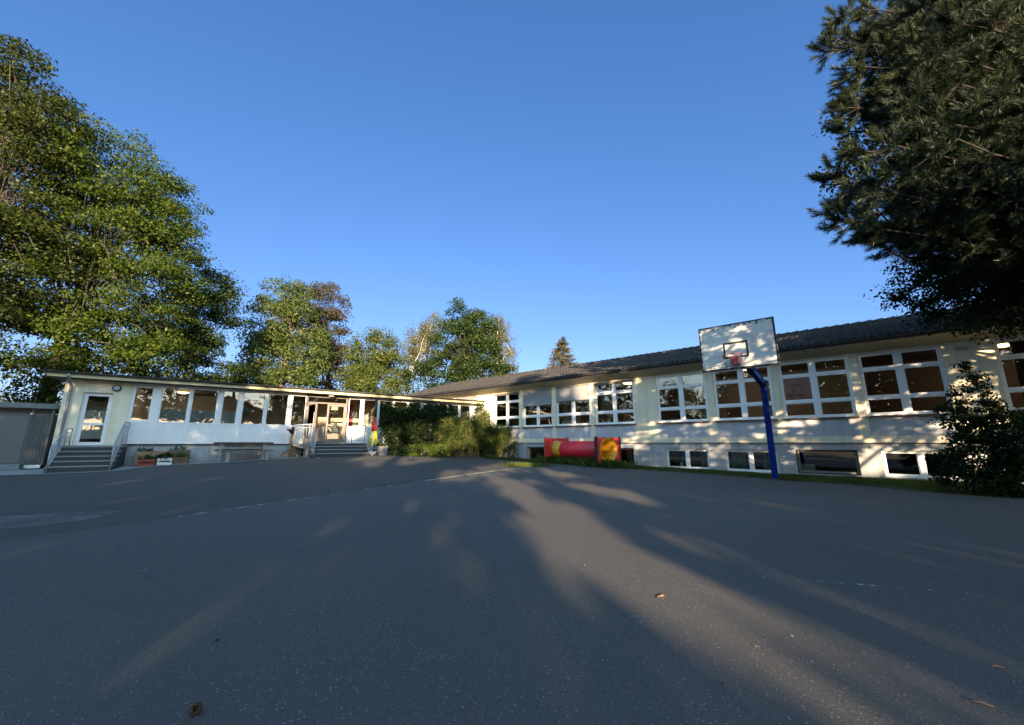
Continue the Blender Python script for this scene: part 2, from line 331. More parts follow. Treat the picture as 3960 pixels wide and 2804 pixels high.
# paved strip along the pavilion, with its kerb
pave=[fl(*q) for q in [(-2,-.9),(-.4,-2.4),(2.2,-2.5),(3,-1.75),(4.5,-1.75),(5.5,-2.05),(7.2,-1.7),(8.3,-1.5),(8.8,-2.6),(9,-2.6),(9,-.05),(-2,-.05)]]
tag(sheet('pavement',pave,M['concrete'],.012,res=3),'strip of pale concrete slabs along the pavilion wall',None,None,'structure')
patch=[on_ground(*q)[:2] for q in [(-160,1180),(0,1158),(150,1150),(285,1145),(235,1156),(200,1166),(80,1180),(0,1187),(-160,1200)]]
M['wornpaint']=None
def wornpaint(name,c,p0,p1,sc):
    m,N,K=nmat(name); N['Principled BSDF'].inputs['Base Color'].default_value=(*c,1); N['Principled BSDF'].inputs['Roughness'].default_value=.8
    tc=N.new('ShaderNodeTexCoord'); n=N.new('ShaderNodeTexNoise'); n.inputs['Scale'].default_value=sc; n.inputs['Detail'].default_value=8; n.inputs['Roughness'].default_value=.75
    K.new(tc.outputs['Object'],n.inputs['Vector']); r=N.new('ShaderNodeValToRGB'); r.color_ramp.elements[0].position=p0; r.color_ramp.elements[1].position=p1; K.new(n.outputs[0],r.inputs[0]); K.new(r.outputs[0],N['Principled BSDF'].inputs['Alpha']); return m
tag(sheet('concrete_patch',patch,wornpaint('worn_concrete',(.17,.163,.15),.36,.66,1.6),.006,res=2),'worn pale concrete patch in the asphalt',None,None,'structure')
def strip(name,pts,wd,m,lift,label):
    P=[np.array(p[:2]) for p in pts]; L=[];Rr=[]
    for i,p in enumerate(P):
        d=P[min(i+1,len(P)-1)]-P[max(i-1,0)]; d/=np.hypot(*d); n=np.array((-d[1],d[0])); L.append(p+n*wd/2); Rr.append(p-n*wd/2)
    mb=MB(); v=[(*p,g(*p)+lift) for q in zip(L,Rr) for p in q]
    mb.add(v,[(2*i,2*i+1,2*i+3,2*i+2) for i in range(len(P)-1)]); return tag(mb.build(name,m),label,None,None,'structure')
def dens(a,b,n): return [np.array(a[:2])+(np.array(b[:2])-np.array(a[:2]))*t for t in np.linspace(0,1,n)]
strip('court_line',dens(CR0+(CR1-CR0)*.45,CR1,20),.07,wornpaint('worn_white_paint',(.55,.54,.50),.30,.52,4),.006,'worn white line along the asphalt joint')
strip('court_line',dens(CR0,CR0+(CR1-CR0)*.45,12),.06,wornpaint('very_worn_paint',(.44,.44,.44),.44,.62,6),.006,'almost worn away white line along the asphalt joint')
strip('painted_dashes',dens(on_ground(1690,1290),on_ground(2180,1332),10),.05,wornpaint('flaking_paint',(.42,.42,.41),.54,.62,9),.005,'flaking white dashes of an old court line')
strip('painted_dashes',dens(on_ground(230,1190),on_ground(345,1300),10),.06,wornpaint('faint_paint',(.15,.155,.16),.50,.70,6),.005,'faint white line at the left of the yard')
strip('painted_dashes',dens(on_ground(300,1465),on_ground(700,1365),10),.05,wornpaint('faint_dashes_paint',(.24,.25,.26),.54,.66,7),.005,'faint white arc in the foreground asphalt')
strip('painted_dashes',dens(on_ground(1310,1145),on_ground(1800,1100),10),.05,wornpaint('pale_dashes_paint',(.3,.3,.3),.55,.64,5),.005,'faint worn line across the sunlit asphalt')
# ================================================================ FOLIAGE HELPERS
def leafverts(P,D,Nn,L,Wd,fold=.25):
    D=D/np.linalg.norm(D,axis=1,keepdims=True); X=np.cross(D,Nn); X/=np.linalg.norm(X,axis=1,keepdims=True)+1e-9; U=np.cross(X,D)
    L=np.asarray(L).reshape(-1,1); Wd=np.asarray(Wd).reshape(-1,1)
    b=P; t=P+D*L; m=P+D*L*.45+U*L*fold*.3
    V=np.stack([b,m+X*Wd/2,t-U*L*fold*.2,m-X*Wd/2],1).reshape(-1,3)
    F=np.arange(len(P)*4).reshape(-1,4); return V,F
def sphere_pts(rng,n,lo=0.):
    d=rng.normal(size=(n,3)); d/=np.linalg.norm(d,axis=1,keepdims=True)
    return d,(lo**3+(1-lo**3)*rng.random(n))**(1/3)
def make_leaves(rng,centres,n_per,cr,size,flat=.55,droop=.3,nz=.6,up=.5):
    k=len(centres); n=k*n_per; c=np.repeat(centres,n_per,0)
    d,r=sphere_pts(rng,n,.35); rad=cr*(.55+.75*rng.random(k)**1.5); off=d*r[:,None]*np.repeat(rad,n_per)[:,None]; off[:,2]*=flat
    off[:,2]-=.25*np.repeat(rad,n_per)*(r*np.hypot(d[:,0],d[:,1]))**2          # sprays hang at their rim
    Nn=d*np.array((1,1,.7))+rng.normal(size=(n,3))*nz; Nn[:,2]+=up; Nn/=np.linalg.norm(Nn,axis=1,keepdims=True)
    D=rng.normal(size=(n,3))+d*.6; D[:,2]-=droop; D-=Nn*(D*Nn).sum(1,keepdims=True)*.8
    L=size*(.6+.8*rng.random(n)); return leafverts(c+off,D,Nn,L,L*.72)
def limb(mb,rng,a,b,r0,r1,n=5,wob=.08,lift=.0):
    a=np.array(a);b=np.array(b);l=np.linalg.norm(b-a); pts=[];rs=[]
    for i in range(n+1):
        t=i/n; p=a+(b-a)*t+rng.normal(size=3)*wob*l*.3*math.sin(math.pi*t); p[2]+=lift*l*math.sin(math.pi*t)
        pts.append(p); rs.append(r0+(r1-r0)*t)
    mb.tube(pts,rs,6)
    return pts
def tree(name,label,cat,base,trunk_top,tr,lobes,ncl,nper,cr,size,lm,bm_,seed,group=None,flat=.55,droop=.3,limbs=.25,shell=.5,trunk_pts=None,gaps=0,gthr=.36):
    rng=np.random.default_rng(seed); root=thing(name,label,cat,tuple(base),0,group); B=np.array(base,float)
    cs=[]; vol=np.array([l[3]*l[4]*l[5] for l in lobes])**(2/3); vol/=vol.sum()
    for l,wt in zip(lobes,vol):
        k=max(2,int(ncl*wt)); d,r=sphere_pts(rng,k,shell); p=np.array(l[:3])+d*r[:,None]*np.array(l[3:6]); cs.append(p)
    cs=np.concatenate(cs)
    if gaps: cs=cs[vnoise(cs[:,0]*gaps+cs[:,1]*gaps*.6,cs[:,2]*gaps*1.4,seed%17)>gthr]
    V,F=make_leaves(rng,cs-B,nper,cr,size,flat,droop)
    npmesh('crown',V,F,lm,root)
    if tr>0:
        mb=MB(); T=np.array(trunk_top,float)
        pts=trunk_pts or [B,B+(T-B)*.35+rng.normal(size=3)*[.12,.12,0],B+(T-B)*.7+rng.normal(size=3)*[.2,.2,0],T]
        pts=[np.array(p,float)-B for p in pts]; rs=np.linspace(tr,tr*.22,len(pts)); rs[0]*=1.25
        mb.tube(pts,list(rs),10)
        idx=rng.permutation(len(cs))[:int(len(cs)*limbs)]
        for i in idx:
            t=.35+.6*rng.random(); q=t*(len(pts)-1); j=min(int(q),len(pts)-2); a=pts[j]+(pts[j+1]-pts[j])*(q-j)
            limb(mb,rng,a,cs[i]-B,tr*.22*(1.15-t),.02,4,.12,.05)
        mb.build('trunk',bm_,root)
    return root
M['bark']=mat('grey_brown_bark',(.055,.046,.037),.95,.35,9,.8,25)
M['barklit']=mat('pale_maple_bark',(.19,.14,.09),.95,.25,6,.6,20)  # paler, tanner bark than the common one
M['pinebark']=mat('dark_pine_bark',(.022,.017,.014),.95,.35,9,.8,25)
M['birchbark']=mat('white_birch_bark',(.55,.50,.44),.8,.25,6,stain=(.08,.07,.06),stscale=4)
M['leafA']=leafmat('olive_leaves',(.022,.034,.007),(.048,.060,.011),.35)
M['leafB']=leafmat('maple_leaves',(.030,.057,.008),(.072,.101,.012),.4)
M['leafC']=leafmat('deep_green_leaves',(.020,.040,.010),(.042,.066,.015),.35)
M['leafD']=leafmat('sycamore_leaves',(.056,.086,.022),(.095,.125,.034),.35)
M['leafE']=leafmat('copper_leaves',(.040,.036,.022),(.090,.074,.046),.3)
M['leafF']=leafmat('yellow_green_leaves',(.062,.086,.019),(.098,.118,.028),.35)
M['leafG']=leafmat('birch_leaves',(.085,.095,.035),(.17,.165,.075),.4)
M['leafJ']=leafmat('spruce_needles',(.05,.055,.025),(.13,.11,.055),.15)
M['leafbush']=leafmat('shrub_leaves',(.016,.034,.010),(.055,.085,.022),.3)
M['leafdark']=leafmat('dark_hornbeam_leaves',(.010,.020,.006),(.032,.050,.012),.3)
M['leafcover']=leafmat('ground_cover_leaves',(.045,.075,.012),(.13,.17,.03),.35)
M['leafbam']=leafmat('bamboo_leaves',(.050,.080,.020),(.14,.16,.045),.35)
M['cane']=mat('bamboo_canes',(.26,.21,.08),.6,.3,12)
M['needle']=leafmat('pine_needles',(.008,.018,.009),(.038,.051,.022),.12,(.026,.042,.022),.03)
M['grass']=leafmat('grass_blades',(.030,.055,.010),(.10,.13,.025),.35)
def L3(u,v,Y,rx,ry,rz): p=at(u,v,Y); return (*p,rx,ry,rz)
def gb(u,Y): p=at(u,1000,Y); return (p[0],p[1],g(p[0],p[1])-.1)
# ================================================================ MAIN SCHOOL BUILDING (right)
SB=thing('school_building','long cream school building with brown tiled roof, tall white windows and grey basement plinth','building',(*RO,0),AR)
WIN=[(-3.2,-1.07),(.55,2.62),(2.92,5.02),(5.29,7.43),(7.72,9.86),(10.97,13.13),(13.42,15.53),(15.79,17.90),(18.15,20.18),(21.25,23.4)]
BAS=[(3.14,6.0,.1,.86),(7.4,9.68,-.02,.85),(11.19,12.97,-.01,.83),(13.6,15.4,-.02,.82),(15.98,17.74,0,.85),(18.34,20.15,.01,.84)]
ZW0,ZW1=2.0,4.15
wh=[(a,b,ZW0,ZW1) for a,b in WIN]
wall_holes(MB(),-10.6,27,1.1,4.46,0,.3,wh).build('wall',M['cream'],SB)
wall_holes(MB(),-10.6,27,-.8,1.1,.035,.335,BAS).build('plinth',M['plinth'],SB)
mb=MB(); mb.box(-10.6,-10.3,.34,10,-.8,4.46); mb.box(26.7,27,.34,10,-.8,4.46); mb.box(-10.6,27,10,10.3,-.8,4.46)
mb.add([(26.9,0,4.46),(26.9,10.3,4.46),(26.9,5.1,6.1)],[(0,1,2)]); mb.add([(-10.5,0,4.46),(-10.5,10.3,4.46),(-10.5,5.1,6.1)],[(0,2,1)])
mb.build('rear_wall',M['cream'],SB)
for (a,b) in WIN:
    MB().box(a+.01,b-.01,-.004,.1,1.33,1.93).build('spandrel_panel',M['spandrel'],SB)
MB().box(-10.6,27,-.012,.02,1.075,1.1).build('drip_edge',M['sill'],SB)
# sloping soffit between wall and gutter
mb=MB(); P=[(0,4.2),(-.70,4.40),(-.70,4.46),(0,4.46)]
mb.add([(s,y-.003,z) for s in(-10.9,27.2) for y,z in P],[(0,1,5,4),(1,2,6,5),(2,3,7,6),(3,2,1,0),(4,5,6,7)]); mb.build('soffit',M['soffitR'],SB)
# tiled roof: pantiles modelled as waves and steps
def roof(y0,z0,y1,z1,s0,s1,rows):
    per=.21; nw=int((s1-s0)/per); ns=nw*8; us=np.linspace(s0,s1,ns+1); wv=.042*np.abs(np.cos(np.pi*(us-s0)/per))**.8*1.5
    rg=np.random.default_rng(3); rowv=[];Y=np.linspace(y0,y1,rows+1); Zr=np.linspace(z0,z1,rows+1)
    for r in range(rows):
        jit=np.repeat(rg.normal(size=nw+1)*.004,8)[:ns+1]
        for f,h in((0,.03),(1,0)):
            t=(r+f*.999)/rows; rowv.append(np.stack([us+rg.normal()*.004,np.full(ns+1,y0+(y1-y0)*t),z0+(z1-z0)*t+wv+h+jit],-1))
    V=np.concatenate(rowv); n=ns+1; q=(np.arange(len(rowv)-1)[:,None]*n+np.arange(ns)[None,:]).ravel(); F=np.stack([q,q+1,q+n+1,q+n],-1)
    return V,F
def tilemat():
    m,N,K=nmat('brown_roof_tiles'); b=N['Principled BSDF']; b.inputs['Roughness'].default_value=.85
    tc=N.new('ShaderNodeTexCoord'); mp=N.new('ShaderNodeMapping'); mp.inputs['Scale'].default_value=(4.762,3.1,0); mp.inputs['Location'].default_value=(.5,0,0); K.new(tc.outputs['Object'],mp.inputs[0])
    fl_=N.new('ShaderNodeVectorMath'); fl_.operation='FLOOR'; K.new(mp.outputs[0],fl_.inputs[0]); wn=N.new('ShaderNodeTexWhiteNoise'); wn.noise_dimensions='3D'; K.new(fl_.outputs[0],wn.inputs[0])
    r=N.new('ShaderNodeValToRGB'); r.color_ramp.elements[0].color=(.017,.015,.015,1); r.color_ramp.elements[1].color=(.050,.043,.041,1); K.new(wn.outputs[0],r.inputs[0])
    n=N.new('ShaderNodeTexNoise'); n.inputs['Scale'].default_value=3; n.inputs['Detail'].default_value=8; n.inputs['Roughness'].default_value=.75; K.new(tc.outputs['Object'],n.inputs[0])
    r2=N.new('ShaderNodeValToRGB'); r2.color_ramp.elements[0].position=.55; r2.color_ramp.elements[1].position=.75; K.new(n.outputs[0],r2.inputs[0])
    x=N.new('ShaderNodeMix'); x.data_type='RGBA'; K.new(r2.outputs[0],x.inputs[0]); K.new(r.outputs[0],x.inputs[6]); x.inputs[7].default_value=(.085,.082,.076,1); K.new(x.outputs[2],b.inputs['Base Color']); return m
M['tile']=tilemat()
V,F=roof(-.82,4.49,5.15,6.34,-10.8,27.3,19); npmesh('roof',V,F,M['tile'],SB,True)
V,F=roof(11.1,4.49,5.15,6.34,-10.8,27.3,19); npmesh('roof',V,F[:,::-1],M['tile'],SB,True)
mb=MB()
for k in range(100):
    s=-10.8+k*.381; mb.tube([(s,5.15,6.37),(s+.4,5.15,6.385)],[.10,.135],10)
mb.build('ridge_tiles',M['tile'],SB)
def gutter(mb,s0,s1,y,z,r,n=8):
    pr=[(y+r*math.cos(a),z+r*math.sin(a)) for a in np.linspace(math.pi,2*math.pi,n)]; pr2=[(y+(r-.006)*math.cos(a),z+(r-.006)*math.sin(a)) for a in np.linspace(2*math.pi,math.pi,n)]
    p=pr+pr2; m=len(p); mb.add([(s,*q) for s in(s0,s1) for q in p],[(i,(i+1)%m,m+(i+1)%m,m+i) for i in range(m)]+[tuple(range(m))[::-1],tuple(range(m,2*m))],False)
mb=MB(); gutter(mb,-10.9,27.2,-.80,4.53,.07); mb.box(-10.9,27.2,-.72,-.69,4.40,4.56)
for k in range(46): mb.box(-10.7+k*.83,-10.68+k*.83,-.875,-.72,4.525,4.535)
mb.build('gutter',M['gutter'],SB)
MB().box(20.50,20.74,-.03,.05,3.93,4.03).build('air_vent',M['galv'],SB)
def window(parent,a,b,z0,z1,y=.07,cols=2,rows=(.285,.74),fw=.075,mull=.17,glass=None,d=.07,lock=True):
    """white frame with glazing: bottom light, tall casement, top light"""
    mb=MB(); mb.box(a,a+fw,y,y+d,z0,z1); mb.box(b-fw,b,y,y+d,z0,z1); mb.box(a+fw,b-fw,y,y+d,z0,z0+fw); mb.box(a+fw,b-fw,y,y+d,z1-fw,z1)
    gl=MB(); H=z1-z0; zs=[z0+fw]+[z0+H*r for r in rows]+[z1-fw]; w=(b-a-2*fw-mull*(cols-1))/cols; bar=.05
    for c in range(cols):
        x0=a+fw+c*(w+mull); x1=x0+w
        if c: mb.box(x0-mull,x0,y-.008,y+d,z0+fw,z1-fw)
        for r in range(len(zs)-1):
            q0=zs[r]+(bar if r else 0); q1=zs[r+1]-(bar if r<len(zs)-2 else 0)
            if r: mb.box(x0,x1,y,y+d,zs[r]-bar,zs[r]+bar)
            # sash
            s_=.028; mb.box(x0,x0+s_,y+.012,y+d-.01,q0,q1); mb.box(x1-s_,x1,y+.012,y+d-.01,q0,q1); mb.box(x0+s_,x1-s_,y+.012,y+d-.01,q0,q0+s_); mb.box(x0+s_,x1-s_,y+.012,y+d-.01,q1-s_,q1)
            gl.box(x0+s_,x1-s_,y+.034,y+.040,q0+s_,q1-s_)
    f=mb.build('window',M['white'],parent,.006); gl.build('window_pane',glass or M['glassR'],f); return f
for i,(a,b) in enumerate(WIN):
    f=window(SB,a,b,ZW0,ZW1)
    MB().box(a-.05,b+.05,-.10,.07,ZW0-.055,ZW0-.003).build('window_sill',M['sill'],f,.006)
    if i in(0,2,3):        # outside slatted blinds, half lowered
        zb=2.1 if i==0 else (3.24 if i==2 else 3.36); mb=MB(); n=int((4.13-zb)/.045)
        for k in range(n):
            z=zb+k*.045; mb.add([(a+.02,-.005,z),(b-.02,-.005,z),(b-.02,.022,z+.047),(a+.02,.022,z+.047),(a+.02,.004,z-.002),(b-.02,.004,z-.002),(b-.02,.028,z+.045),(a+.02,.028,z+.045)],[(0,1,2,3),(4,7,6,5),(0,4,5,1)])
        mb.build('blind',M['blind'],f); MB().box(a+.015,b-.015,-.012,.034,zb-.045,zb-.006).build('blind_rail',M['alu'],f); MB().box(a,b,-.02,.04,4.128,4.16).build('blind_head',M['alu'],f)
    if i in(1,4):
        mb=MB(); mb.box(a,b,-.01,.068,4.02,4.15)
        for k in range(4): mb.box(a+.2+k*.57,a+.23+k*.57,-.02,-.01,4.03,4.15)
        mb.build('blind_box',M['alu'],f)
for i,(a,b,z0,z1) in enumerate(BAS):
    if i<2: 
        f=window(SB,a,b,z0,z1,.22,2,(),.05,.06); f.data.materials[0]=M['alu']
    elif i==4:
        f=window(SB,a+.03,b-.02,z0+.03,z1,.15,1,(),.045,.1); f.data.materials[0]=M['alu']
    else:
        f=window(SB,a,b,z0,z1,.12,2,(),.06,.12); MB().box(a-.02,b+.02,.02,.12,z0-.03,z0-.003).build('window_sill',M['white'],f)
# rooms behind the windows
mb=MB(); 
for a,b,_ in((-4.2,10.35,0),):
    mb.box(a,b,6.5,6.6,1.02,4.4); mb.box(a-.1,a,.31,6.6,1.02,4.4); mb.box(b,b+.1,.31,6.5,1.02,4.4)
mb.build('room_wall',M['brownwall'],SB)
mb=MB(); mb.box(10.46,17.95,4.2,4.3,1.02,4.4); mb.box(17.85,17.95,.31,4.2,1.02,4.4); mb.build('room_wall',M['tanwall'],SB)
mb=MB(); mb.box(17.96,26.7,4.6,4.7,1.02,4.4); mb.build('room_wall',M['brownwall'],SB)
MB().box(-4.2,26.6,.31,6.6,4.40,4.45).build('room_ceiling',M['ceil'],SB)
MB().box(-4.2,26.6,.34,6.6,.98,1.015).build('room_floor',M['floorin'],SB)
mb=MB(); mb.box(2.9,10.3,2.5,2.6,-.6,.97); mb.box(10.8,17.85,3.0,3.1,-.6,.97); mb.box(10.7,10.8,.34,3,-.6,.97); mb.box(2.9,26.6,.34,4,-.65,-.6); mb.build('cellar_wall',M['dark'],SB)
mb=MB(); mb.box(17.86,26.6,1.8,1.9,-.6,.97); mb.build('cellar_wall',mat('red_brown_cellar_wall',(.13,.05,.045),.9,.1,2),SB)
# inner door, wall clock and shelf inside the tan room
t=thing('inner_door','dark wooden door at the back of the tan room behind the hoop post','door',(*fr(13.35,4.19),1.02),AR); f=MB().box(-.45,.45,-.03,0,0,2.02).build('door_leaf',M['sill'],t)
mb=MB(); mb.box(-.53,-.45,-.05,0,0,2.1); mb.box(.45,.53,-.05,0,0,2.1); mb.box(-.45,.45,-.05,0,2.02,2.1); mb.build('door_frame',M['tanwall'],t); MB().tube([(.36,-.04,1.02),(.36,-.09,1.02),(.26,-.09,1.02)],.012,6).build('handle',M['galv'],f)
t=thing('wall_clock','round black clock on the tan room wall','clock',(*fr(12.75,4.18),2.98),AR); MB().lathe([(0,-.035),(.12,-.035),(.135,-.02),(.135,0),(0,0)],n=20,axis='y').build('clock_case',M['black'],t)
mb=MB(); mb.bar((0,-.037,0),(0,-.037,.08),.012,.002); mb.bar((0,-.037,0),(.06,-.037,-.02),.012,.002); mb.build('clock_hands',M['white'],t)
def lamp(name,label,x,y,z,rz,r,pw_=5):
    t=thing(name,label,'lamp',(x,y,z),rz,'lit round ceiling lamps indoors'); MB().lathe([(r*1.04,0),(r*1.04,-.05),(r*.98,-.05)],n=24).build('lamp_ring',M['alu'],t); MB().lathe([(r*.98,-.045),(r*.8,-.085),(r*.4,-.115),(0,-.12)],n=24).build('lamp_shade',M['lampglow'],t)
    pl=bpy.data.lights.new('lamp_light','POINT'); pl.energy=pw_; pl.color=(1,.97,.92); pl.shadow_soft_size=.12; po=bpy.data.objects.new('lamp_light',pl); COL.objects.link(po); po.parent=t; po.location=(0,0,-.32)
lamp('ceiling_lamp','glowing ceiling lamp seen in the top right pane of the fourth tall window',*fr(8.6,2.3),4.38,AR,.33)
lamp('ceiling_lamp','glowing ceiling lamp in the middle room behind the basketball board',*fr(14.4,1.6),4.38,AR,.3,4.5)  # no lit lamp seen here; added to brighten the tan room
lamp('ceiling_lamp','glowing ceiling lamp in the right hand room behind the corner shrub',*fr(21.9,2.4),4.38,AR,.3,4)  # lamp added to lift the brightness of this room
lamp('ceiling_lamp','glowing ceiling lamp in the small window beside the bamboo',*fr(1.65,1.4),4.38,AR,.33)
def curtain(label,s,y,z0,z1,wd,m,fold=.055):
    o=MB().grid(28,6,lambda u,v:(u*wd*(1-.12*math.sin(v*3.1)),fold*math.sin(u*wd*38)*(.7+.3*v),z0+(z1-z0)*v)).build('curtain',m); sol=o.modifiers.new('thickness','SOLIDIFY'); sol.thickness=.004
    o.location=(*fr(s,y),0); o.rotation_euler=(0,0,AR); return tag(o,label,'curtain',group='window curtains')
curtain('grey curtain drawn aside in the window next to the bamboo',.66,.42,2.0,4.1,.42,M['curtain'])
curtain('striped curtain at the left of the window with the lower half-closed blind',3.05,.42,2.0,4.1,.5,M['curtain'])
curtain('pale curtain at the left of the window with the higher half-closed blind',5.42,.42,2.0,4.1,.42,M['curtain'])
curtain('grey curtain hanging at the left of the tall window with a lit lamp',7.86,.42,2.0,4.1,.62,M['curtain'])
curtain('turquoise curtain in the dark cellar opening right of the play tunnel',9.1,.45,-.02,.86,.52,M['green_curtain'])
curtain('dull green curtain at the right of the first white basement window',12.55,.4,.0,.84,.34,M['green_curtain'])
curtain('pale green curtain at the left of the second white basement window',13.75,.4,.0,.84,.55,M['green_curtain'])
curtain('pale green curtain at the right of the second white basement window',14.85,.4,.0,.84,.45,M['green_curtain'])
def board_thing(name,label,cat,s,y,z0,w,h,m,F_=fr,A=AR,d=.03):
    t=thing(name,label,cat,(*F_(s,y),z0),A); MB().box(0,w,-d,0,0,h).build('board',m,t); mb=MB(); mb.box(-.03,0,-d-.01,0,-.03,h+.03); mb.box(w,w+.03,-d-.01,0,-.03,h+.03); mb.box(0,w,-d-.01,0,-.03,0); mb.box(0,w,-d-.01,0,h,h+.03); mb.build('frame',M['alu'],t); return t
board_thing('cabinet','dark cabinet low in the first window of the middle room','cabinet',11.2,1.6,1.1,1.9,1.35,mat('blue_grey_cupboard',(.06,.08,.10),.5,.2,3),d=.5)
t=thing('paper_note','small pale paper stuck inside the first white basement window','notice',(*fr(11.72,.185),.10),AR); MB().box(0,.13,-.004,0,0,.14).build('sheet',M['white'],t)
t=thing('white_box','pale box on the ledge inside the wide dark basement window','box',(*fr(16.05,.30),.04),AR); MB().box(0,.42,0,.3,0,.26).build('body',M['opal'],t,.01); MB().box(-.01,.43,-.01,.31,.262,.28).build('lid',M['white'],t)
# ================================================================ ENTRANCE PAVILION (left)
PV=thing('entrance_pavilion','low flat-roofed pavilion with yellow end wall and a row of white framed windows','building',(*LO,0),AL)
FZ=1.05
mb=MB(); wall_holes(mb,0,1.95,1.0,3.56,0,.24,[(.53,1.40,1.0,3.08)]); mb.box(0,.24,.24,7,1.0,3.56); mb.box(0,17,7,7.24,-.5,3.56)
mb.build('wall',M['creamL'],PV)
mb=MB(); mb.box(0,8.5,.02,.26,-.5,.995); mb.box(10.55,18.7,.02,.26,-.5,.995); mb.box(0,.24,.26,7,-.5,.995); mb.build('plinth',M['plinth'],PV)
MB().box(1.95,18.7,-.035,.02,.995,1.045).build('sill_board',mat('dark_blue_sill',(.03,.03,.045),.5,.1,4),PV)
# window band
cols=[(1.96,2.66,'n'),(2.88,3.83,'w'),(3.91,4.85,'w'),(5.02,5.63,'w'),(5.80,6.70,'w'),(6.79,7.69,'w'),(7.85,8.50,'w')]
cols+=[(10.57,11.22,'w'),(11.36,12.10,'w')]+[(12.22+.86*k,12.22+.86*k+.76,'w') for k in range(7)]
x=1.95
mb=MB(); mb.box(1.95,8.5,.0,.1,3.47,3.56); mb.box(10.5,18.7,.0,.1,3.47,3.56)
edge=[1.95]+[e for c in cols for e in c[:2]]+[18.7]
for a,b in zip(edge[0::2],edge[1::2]):
    if b>a+.005 and not(8.4<a<10.5): mb.box(a,b,-.01,.11,1.05,3.47)
mb.build('window_post',M['white'],PV,.005)
for a,b,k in cols:
    fm=MB(); fw=.09 if k=='n' else .04; y=.02; z0=1.93; z1=3.47
    fm.box(a,a+fw,y,y+.06,z0,z1); fm.box(b-fw,b,y,y+.06,z0,z1); fm.box(a+fw,b-fw,y,y+.06,z0,z0+fw); fm.box(a+fw,b-fw,y,y+.06,z1-fw,z1)
    f=fm.build('window',M['white'],PV,.005); MB().box(a+fw,b-fw,y+.028,y+.034,z0+fw,z1-fw).build('window_pane',M['glass'],f)
    pm=MB(); pm.box(a,b,.012,.07,1.05,1.925); pm.box(a+.0,b-.0,.002,.012,1.05,1.10); pm.box(a,b,.002,.012,1.875,1.925); pm.box(a,a+.05,.002,.012,1.10,1.875); pm.box(b-.05,b,.002,.012,1.10,1.875); pm.build('panel',M['panel'],PV)
    if 2.8<a<5.1: MB().box(a+fw+.005,b-fw-.005,y+.036,y+.039,z0+fw,z0+fw+.55).build('privacy_film',M['film'],f)  # opaque sheet painting the pale reflection in the lower pane
# white end door
dm=MB(); a,b=.56,1.37; y=.14; z0=1.0; z1=3.05; fw=.11
for q in((a,a+fw,z0,z1),(b-fw,b,z0,z1),(a+fw,b-fw,z0,z0+.12),(a+fw,b-fw,z1-fw,z1),(a+fw,b-fw,1.78,1.87)): dm.box(q[0],q[1],y,y+.07,q[2],q[3])
d=dm.build('door',M['white'],PV,.008); gm=MB(); gm.box(a+fw,b-fw,y+.03,y+.036,1.12,1.78); gm.box(a+fw,b-fw,y+.03,y+.036,1.87,z1-fw); gm.build('door_pane',M['glass'],d)
MB().box(a+fw,b-fw,y+.038,y+.042,1.87,2.36).build('privacy_film',M['door_film'],d); MB().box(a+fw,b-fw,y+.038,y+.042,1.25,1.78).build('privacy_film',M['door_film'],d)  # opaque sheets painting the pale reflections of the door glass
MB().tube([(b-.06,y,2.42),(b-.06,y-.06,2.42),(b-.19,y-.06,2.42)],.011,6).build('handle',M['galv'],d)
mb=MB(); mb.box(.53,.56,.1,.24,1.0,3.08); mb.box(1.37,1.40,.1,.24,1.0,3.08); mb.box(.56,1.37,.1,.24,3.05,3.08); mb.build('door_frame',M['white'],PV)
t=thing('wall_lamp','round bulkhead lamp with dark rim beside the white end door','lamp',(*fl(1.46,0),3.30),AL); MB().lathe([(.14,0),(.14,-.05),(.12,-.07),(.105,-.07),(.105,0)],n=24,axis='y').build('lamp_rim',M['black'],t); MB().lathe([(.11,-.04),(.10,-.075),(.06,-.10),(0,-.11)],n=24,axis='y').build('lamp_glass',M['opal'],t)
# roof: slab, soffit, cream fascia, gutter
mb=MB(); mb.add([(-.45,-.62,3.72),(18.75,-.62,3.72),(18.75,7.6,3.98),(-.45,7.6,3.98),(-.45,-.62,3.78),(18.75,-.62,3.78),(18.75,7.6,4.05),(-.45,7.6,4.05)],[(0,3,2,1),(4,5,6,7),(0,1,5,4),(1,2,6,5),(2,3,7,6),(3,0,4,7)]); mb.build('roof',M['roofing'],PV)
mb=MB(); mb.box(-.40,18.72,-.50,7.2,3.565,3.585); mb.box(-.40,-.36,-.50,7.2,3.585,3.72); mb.build('soffit',M['soffit'],PV)
MB().box(-.40,18.72,-.545,-.502,3.57,3.70).build('fascia',M['fascia'],PV)
mb=MB(); gutter(mb,-.5,18.8,-.62,3.775,.075)
for k in range(20): mb.box(.1+k*.96,.13+k*.96,-.70,-.545,3.775,3.785)
mb.build('gutter',M['gutter'],PV)
mb=MB(); mb.tube([(.17,-.62,3.70),(.17,-.60,3.58),(.18,-.30,3.42),(.20,-.11,3.25),(.20,-.10,2.9),(.20,-.10,.15)],.045,10)
for z in(3.1,1.9,.9): mb.lathe([(.05,0),(.055,.0),(.055,.03),(.05,.03)],(.20,-.10,z),12); mb.box(.18,.22,-.1,0,z,z+.025)
mb.build('drainpipe',M['zinc'],PV)
